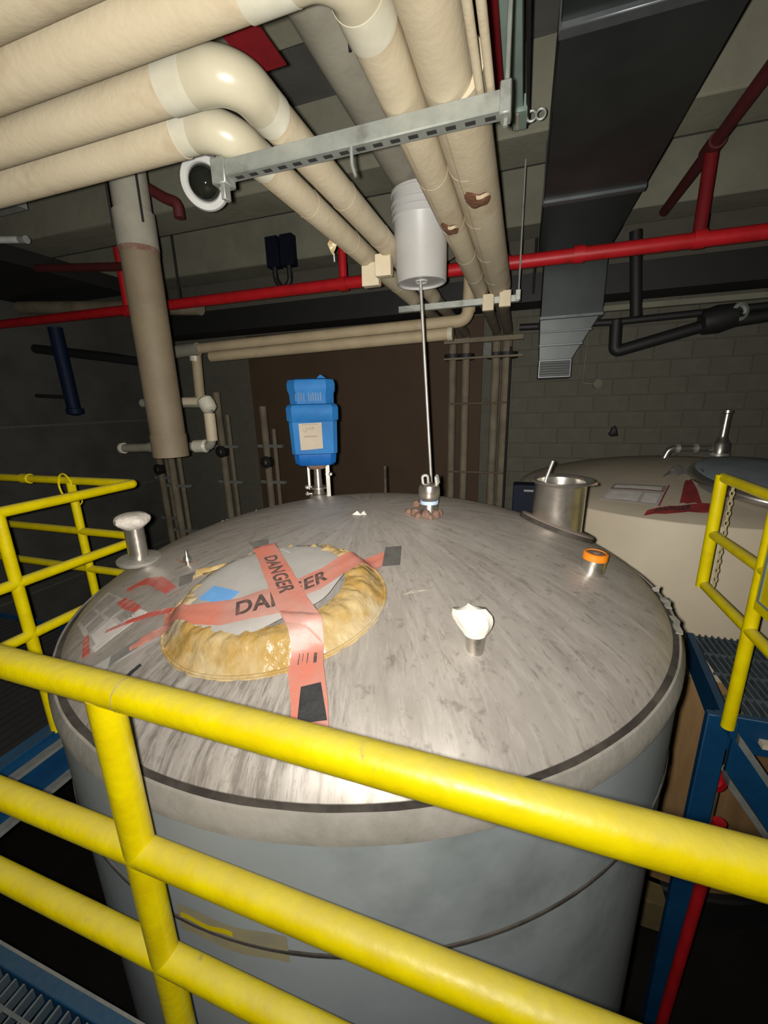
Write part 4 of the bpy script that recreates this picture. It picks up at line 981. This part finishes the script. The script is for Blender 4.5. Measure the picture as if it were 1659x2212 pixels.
MB().tube([(-.062, -1.0, 2.757), (-.060, 2.44, 2.757)], .008, 8).build('black_cable', M['cable'], None, 'black cable running along the green channel', 'cable')

# duct
o = thing('air_duct', (.33, 2.5, 2.7), 'wide dark sheet metal air duct overhead on the right', 'duct')
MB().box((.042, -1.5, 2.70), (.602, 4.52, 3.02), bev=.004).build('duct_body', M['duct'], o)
for y in (.45, 1.83, 3.16):
    MB().box((.036, y, 2.682), (.608, y + .05, 3.02), bev=.004).build('flange_joint', M['duct_lip'], o)
MB().box((.10, 4.5, 2.24), (.63, 5.0, 2.99), bev=.004).build('drop_box', M['duct'], o)
MB().box((.092, 4.49, 2.225), (.638, 5.01, 2.255), bev=.003).build('flange_joint', M['duct_lip'], o)
vs = [(.10, 4.52, 2.225), (.60, 4.52, 2.225), (.60, 4.98, 2.225), (.10, 4.98, 2.225), (.115, 4.56, 1.87), (.405, 4.56, 1.87), (.405, 4.9, 1.87), (.115, 4.9, 1.87)]
MB().add(vs, [[0, 1, 2, 3], [7, 6, 5, 4], [0, 4, 5, 1], [1, 5, 6, 2], [2, 6, 7, 3], [3, 7, 4, 0]]).build('taper', M['duct'], o)
for z, x1 in ((2.11, .535), (1.99, .47)):
    MB().box((.102, 4.52, z), (x1 + .02, 4.56, z + .018), bev=.002).build('rib', M['duct_lip'], o)
MB().box((.11, 4.55, 1.70), (.41, 4.9, 1.87), bev=.004).build('outlet', M['duct_lip'], o)
gr_ = MB().box((.122, 4.542, 1.712), (.398, 4.552, 1.855)).build('grille', M['grille'], o)
for k in range(6): MB().box((.124, 4.536, 1.722 + .023 * k), (.396, 4.544, 1.728 + .023 * k)).build('louvre', M['duct'], gr_)

o = thing('added_dark_mass', (-5.0, 3.3, 2.95), 'wide black box added overhead to darken the far left', 'duct')  # invented dark mass, added to deepen the darkness at upper left
MB().box((-6.45, 2.35, 2.9), (-4.75, 4.4, 3.04), bev=.01).build('duct_body', M['black'], o)
MB().box((-4.77, 2.33, 2.89), (-4.735, 4.42, 3.045), bev=.003).build('flange_joint', M['black'], o)

# security camera
sx, sy, sz = -1.415, 1.8, 2.475
o = thing('security_camera', (sx, sy, sz), 'white shelled security camera with a dark glass dome behind the lowest elbow', 'camera')
ax = (Vector((.12, 0, 1.42)) - Vector((sx, sy, sz))); ax = Vector((.35, -.85, -.42)).normalized()
MB().lathe([(.001, -.10), (.055, -.092), (.09, -.06), (.105, -.01), (.106, .012), (.098, .024), (.074, .028), (.068, .018)], (sx, sy, sz), ax, 40).build('shell', M['cam_white'], o)
MB().lathe([(.068, .016), (.066, .026), (.056, .046), (.038, .06), (.018, .067), (.0005, .069)], (sx, sy, sz), ax, 40).build('glass_dome', M['cam_glass'], o)
MB().tube([(sx, sy + .05, sz + .05), (sx, sy + .06, 3.5)], .022, 14).build('pendant', M['cam_white'], o)
MB().lathe([(.03, -.02), (.06, -.01), (.06, .015), (.03, .02)], (sx, sy + .06, 3.48), seg=20).build('ceiling_plate', M['cam_white'], o)

# vertical drop pipe on the left
o = thing('drop_pipe', (-2.06, 2.0, 1.22), 'thick cream pipe hanging straight down at the left of the tank', 'pipe')
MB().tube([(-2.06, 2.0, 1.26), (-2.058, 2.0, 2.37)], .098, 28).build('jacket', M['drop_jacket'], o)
MB().tube([(-2.06, 2.0, 1.215), (-2.06, 2.0, 1.35)], .103, 28).build('end_cap', M['drop_jacket'], o)
MB().tube([(-2.058, 2.0, 2.35), (-2.058, 2.0, 2.52)], .103, 28).build('cuff', M['jacket_grey'], o)
MB().tube([(-2.058, 2.0, 2.372), (-2.058, 2.0, 2.36 - .04)], .1005, 28, caps=False).build('stained_edge', M['rust'], o)
MB().tube([(-2.058, 2.0, 2.5), (-2.05, 2.0, 3.5)], .092, 24).build('upper_pipe', M['jacket_grey'], o)
for s in (-1, 1): MB().tube([(-2.055 + s * .105, 1.95, 2.45), (-2.05 + s * .105, 1.95, 3.5)], .006, 8).build('hanger_rod', M['cable'], o)

# far cream pipework
FG = 'cream pipes at the rear'
K_ = .893
def rp(x, y, z): return (x * K_, y * K_, 1.5 + (z - 1.5) * K_)
o = thing('rear_pipe', rp(-2.0, 4.3, 2.2), 'upper cream pipe along the rear with an elbow rising at its right end', 'pipe', FG)
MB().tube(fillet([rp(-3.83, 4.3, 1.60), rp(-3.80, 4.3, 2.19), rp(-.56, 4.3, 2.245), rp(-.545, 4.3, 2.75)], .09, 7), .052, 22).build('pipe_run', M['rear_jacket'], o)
MB().tube([rp(-.555, 4.3, 2.32), rp(-.548, 4.3, 2.42)], .056, 22).build('cuff', M['rear_jacket'], o)
MB().tube([rp(-3.82, 4.3, 2.05), rp(-3.815, 4.3, 2.12)], .060, 22).build('cuff', M['pvc_white'], o)
o = thing('rear_pipe', rp(-2.0, 4.2, 2.1), 'lower cream pipe along the rear with a capped right end', 'pipe', FG)
MB().tube([rp(-3.5, 4.2, 2.075), rp(-.70, 4.2, 2.125)], .052, 22).build('pipe_run', M['rear_jacket'], o)
MB().tube([rp(-.73, 4.2, 2.125), rp(-.685, 4.2, 2.125)], .058, 22).build('end_cap', M['pvc_cover'], o)
MB().tube([rp(-4.2, 4.25, 2.16), rp(-3.72, 4.25, 2.18)], .065, 18).build('rear_sleeve', M['jacket_grey'], None, 'grey sleeve at the left end of the rear pipes', 'pipe', FG)
MB().tube([rp(-4.30, 4.25, 2.16), rp(-4.34, 4.25, 1.3)], .04, 16).build('rear_pipe', M['jacket_grey'], None, 'narrow grey pipe dropping behind the thick hanging pipe', 'pipe', FG)
o = thing('looped_pipe', (-3.2, 3.2, 1.1), 'white jointed pipe loop beside the bottom of the hanging pipe', 'pipe')
MB().tube(fillet([(-3.93, 3.2, 1.118), (-2.79, 3.2, 1.15), (-2.775, 3.2, 1.54), (-3.55, 3.2, 1.56)], .06, 6), .042, 18).build('pipe_run', M['jacket_grey'], o)
for p, q, r in (((-2.775, 3.2, 1.2), (-2.77, 3.2, 1.45), .05), ((-3.05, 3.2, 1.555), (-2.86, 3.2, 1.553), .046), ((-3.55, 3.2, 1.13), (-3.2, 3.2, 1.14), .05)):
    MB().tube([p, q], r, 18).build('jacket', M['pvc_jacket'] if p[2] > 1.15 else M['jacket_grey'], o)
MB().lathe([(.045, -.07), (.068, -.05), (.075, 0), (.068, .05), (.045, .07)], (-2.78, 3.2, 1.53), (.5, 0, -1), 18).build('elbow_wrap', M['pvc_white'], o)
MB().lathe([(.042, -.08), (.06, -.06), (.062, .06), (.042, .08)], (-2.92, 3.2, 1.146), (1, 0, .03), 18).build('elbow_wrap', M['pvc_white'], o)
MB().tube([(-3.93, 3.2, 1.118), (-3.90, 3.2, 1.118)], .055, 18).build('end_cap', M['pvc_white'], o)

# wall side pipes, conduits and boxes
o = thing('pipe_rack', (-.5, 5.6, 2.1), 'dim valve rack and flanges against the rear wall below the pipes', 'rack')
MB().box((-.95, 5.2, 2.16), (-.05, 5.26, 2.21)).build('cross_bar', M['jacket_dark'], o)
MB().box((-.95, 5.2, 1.98), (-.05, 5.25, 2.0)).build('cross_bar', M['jacket_dark'], o)
MB().box((-.50, 5.25, 2.0), (-.40, 5.32, 2.16), bev=.01).build('valve_body', M['flange_grey'], o)
MB().tube([(-.9, 5.27, 1.47), (-.2, 5.27, 1.47)], .012, 8).build('tie_bar', M['conduit'], o)
MB().tube([(-.9, 5.27, .62), (-.2, 5.27, .62)], .012, 8).build('tie_bar', M['conduit'], o)
MB().tube([(-.185, 5.3, -2.8), (-.185, 5.3, 2.1)], .014, 8).build('black_conduit', M['cable'], None, 'thin black conduit on the right edge of the vertical rear pipes', 'conduit')
o = thing('lagged_pipe', (.85, 5.09, 2.1), 'black lagged pipe looping below a valve on the rear wall at right', 'pipe')
MB().tube([(-.1, 5.09, 2.265), (.84, 5.09, 2.245), (2.6, 5.09, 2.30)], .035, 16).build('upper_run', M['black'], o)
MB().tube(fillet([(.845, 5.09, 2.26), (.86, 5.09, 1.955), (1.62, 5.09, 2.15), (2.3, 5.09, 2.22)], .06, 6), .058, 18).build('loop_run', M['black'], o)
MB().lathe([(.06, -.15), (.11, -.13), (.13, 0), (.11, .13), (.06, .15)], (1.72, 5.09, 2.20), (1, 0, .2), 20).build('valve_body', M['black'], o)
MB().lathe([(.05, -.02), (.08, -.01), (.08, .01), (.05, .02)], (1.86, 5.02, 2.24), (.3, -1, 0), 18).build('handwheel', M['galv'], o)
MB().tube([(1.02, 5.09, 2.28), (.93, 5.09, 3.05)], .055, 14).build('diagonal_riser', M['black'], o)
MB().box((.66, 5.2, 2.375), (3.6, 5.28, 2.425)).build('pale_rail', M['concrete'], None, 'pale narrow rail above the black lagged pipe', 'beam')
MB().box((-5.5, 5.22, 2.54), (3.8, 5.65, 2.82)).build('dark_trunking', M['black'], None, 'long black trunking across the rear under the beams', 'duct')
o = thing('conduit_outlet', (.87, 5.95, 1.67), 'round conduit box with a side stub on the block wall', 'box')
MB().lathe([(.001, -.05), (.055, -.045), (.055, .03)], (.87, 6.075, 1.67), (0, 1, 0), 20).build('box', M['conduit_green'], o)
MB().tube([(.70, 6.07, 1.69), (.83, 6.07, 1.67)], .018, 10).build('stub', M['conduit_green'], o)
MB().tube([(.70, 6.085, 1.69), (.72, 6.085, 2.6)], .012, 8).build('riser', M['conduit_green'], o)
MB().lathe([(.001, -.03), (.03, -.026), (.045, -.01), (.045, .01)], (1.125, 6.095, 1.06), (0, 1, 0), 9, rfun=lambda i, a: 1 + .35 * math.sin(3 * a) + .6 * abs(math.sin(a))).build('wall_hook', M['black'], None, 'black hook sticking out of the block wall above the rear tank', 'hook')
for k, x in enumerate((-2.715, -2.535)):
    o = thing('junction_box', (x, 4.46, 3.0), ('left half of the pair of black junction boxes on the beam', 'right half of the pair of black junction boxes on the beam')[k], 'box', 'black junction boxes on the beam')
    MB().box((x - .075, 4.42, 2.98), (x + .075, 4.53, 3.28), bev=.004).build('case', M['blackblue'], o)
    MB().tube(fillet([(x, 4.46, 2.99), (x, 4.46, 2.86 - .03 * k), (x + .06 * (1 - 2 * k), 4.46, 2.78)], .04), .028, 10).build('conduit', M['black'], o)
for k, (x, y) in enumerate(((-3.56, 3.9), (.02, 4.9))):
    MB().tube([(x, y, 2.55), (x, y, 3.5)], .012, 8).build('hanger_rod', M['cable'], None, ('dark hanger rod behind the thick hanging pipe', 'dark hanger rod left of the duct drop')[k], 'rod')
o = thing('blue_column_pipe', (-5.08, 3.6, 1.5), 'dark blue vertical pipe with a valve far left in the shadow', 'pipe')
MB().tube([(-5.10, 3.6, 2.42), (-5.07, 3.6, 1.50)], .07, 16).build('pipe_run', M['navy'], o)
MB().lathe([(.02, -.05), (.09, -.03), (.09, .03), (.02, .05)], (-5.06, 3.6, 1.5), seg=16).build('valve', M['navy'], o)
MB().tube([(-5.06, 3.55, 1.66), (-5.5, 3.5, 1.69)], .022, 10).build('lever', M['black'], o)
MB().tube([(-6.4, 4.2, 2.34), (-5.1, 4.2, 2.16), (-4.3, 4.2, 2.03), (-4.25, 4.2, 1.2)], .06, 14).build('black_pipe', M['black'], None, 'black pipe sloping along the left background', 'pipe')
MB().tube([(-6.2, 4.0, 2.80), (-3.4, 4.0, 2.55)], .075, 16).build('grey_pipe', M['jacket_dark'], None, 'dim grey pipe sloping below the red main at far left', 'pipe')
o = thing('tube_light', (-3.7, 2.2, 2.62), 'end of an unlit tube light at the left edge', 'light')
MB().tube([(-4.4, 2.2, 2.76), (-3.24, 2.2, 2.615)], .022, 14).build('tube', M['cam_white'], o)
MB().tube([(-3.26, 2.2, 2.617), (-3.20, 2.2, 2.61)], .024, 14).build('end_cap', M['galv'], o)
MB().box((-4.45, 2.17, 2.80), (-3.2, 2.25, 2.85)).build('tray', M['galv'], o)
MB().tube([(-3.8, 2.21, 2.84), (-3.8, 2.21, 3.5)], .01, 8).build('hanger', M['galv'], o)
# equipment frames in the shadow behind the left guardrail
FR = 'dark pipe stands in the left background'
FL = ('dark pipe stand left of the thick hanging pipe', 'dark pipe stand behind the white pipe loop', 'dark pipe stand beside the brown wall panel', 'dark pipe stand nearest the left wall')
for k, (x, y) in enumerate(((-4.55, 4.4), (-4.0, 4.8), (-3.35, 4.9), (-5.3, 4.9))):
    o = thing('pipe_stand', (x, y, -2.8), FL[k], 'pipe', FR)
    MB().tube([(x, y, -2.8), (x, y, 1.9 - .2 * k)], .05, 12).build('upright', M['jacket_dark'], o)
    MB().tube([(x + .14, y, -2.8), (x + .14, y, 1.6 - .2 * k)], .03, 12).build('upright', M['jacket_dark'], o)
    for z in (-.2, .45, .95): MB().box((x - .12, y - .03, z), (x + .26, y + .03, z + .04)).build('clamp_bar', M['flange_grey'], o)
    MB().lathe([(.03, -.05), (.085, -.04), (.085, .04), (.03, .05)], (x, y - .02, 1.05 - .15 * k), (0, 1, 0), 14).build('valve', M['black'], o)
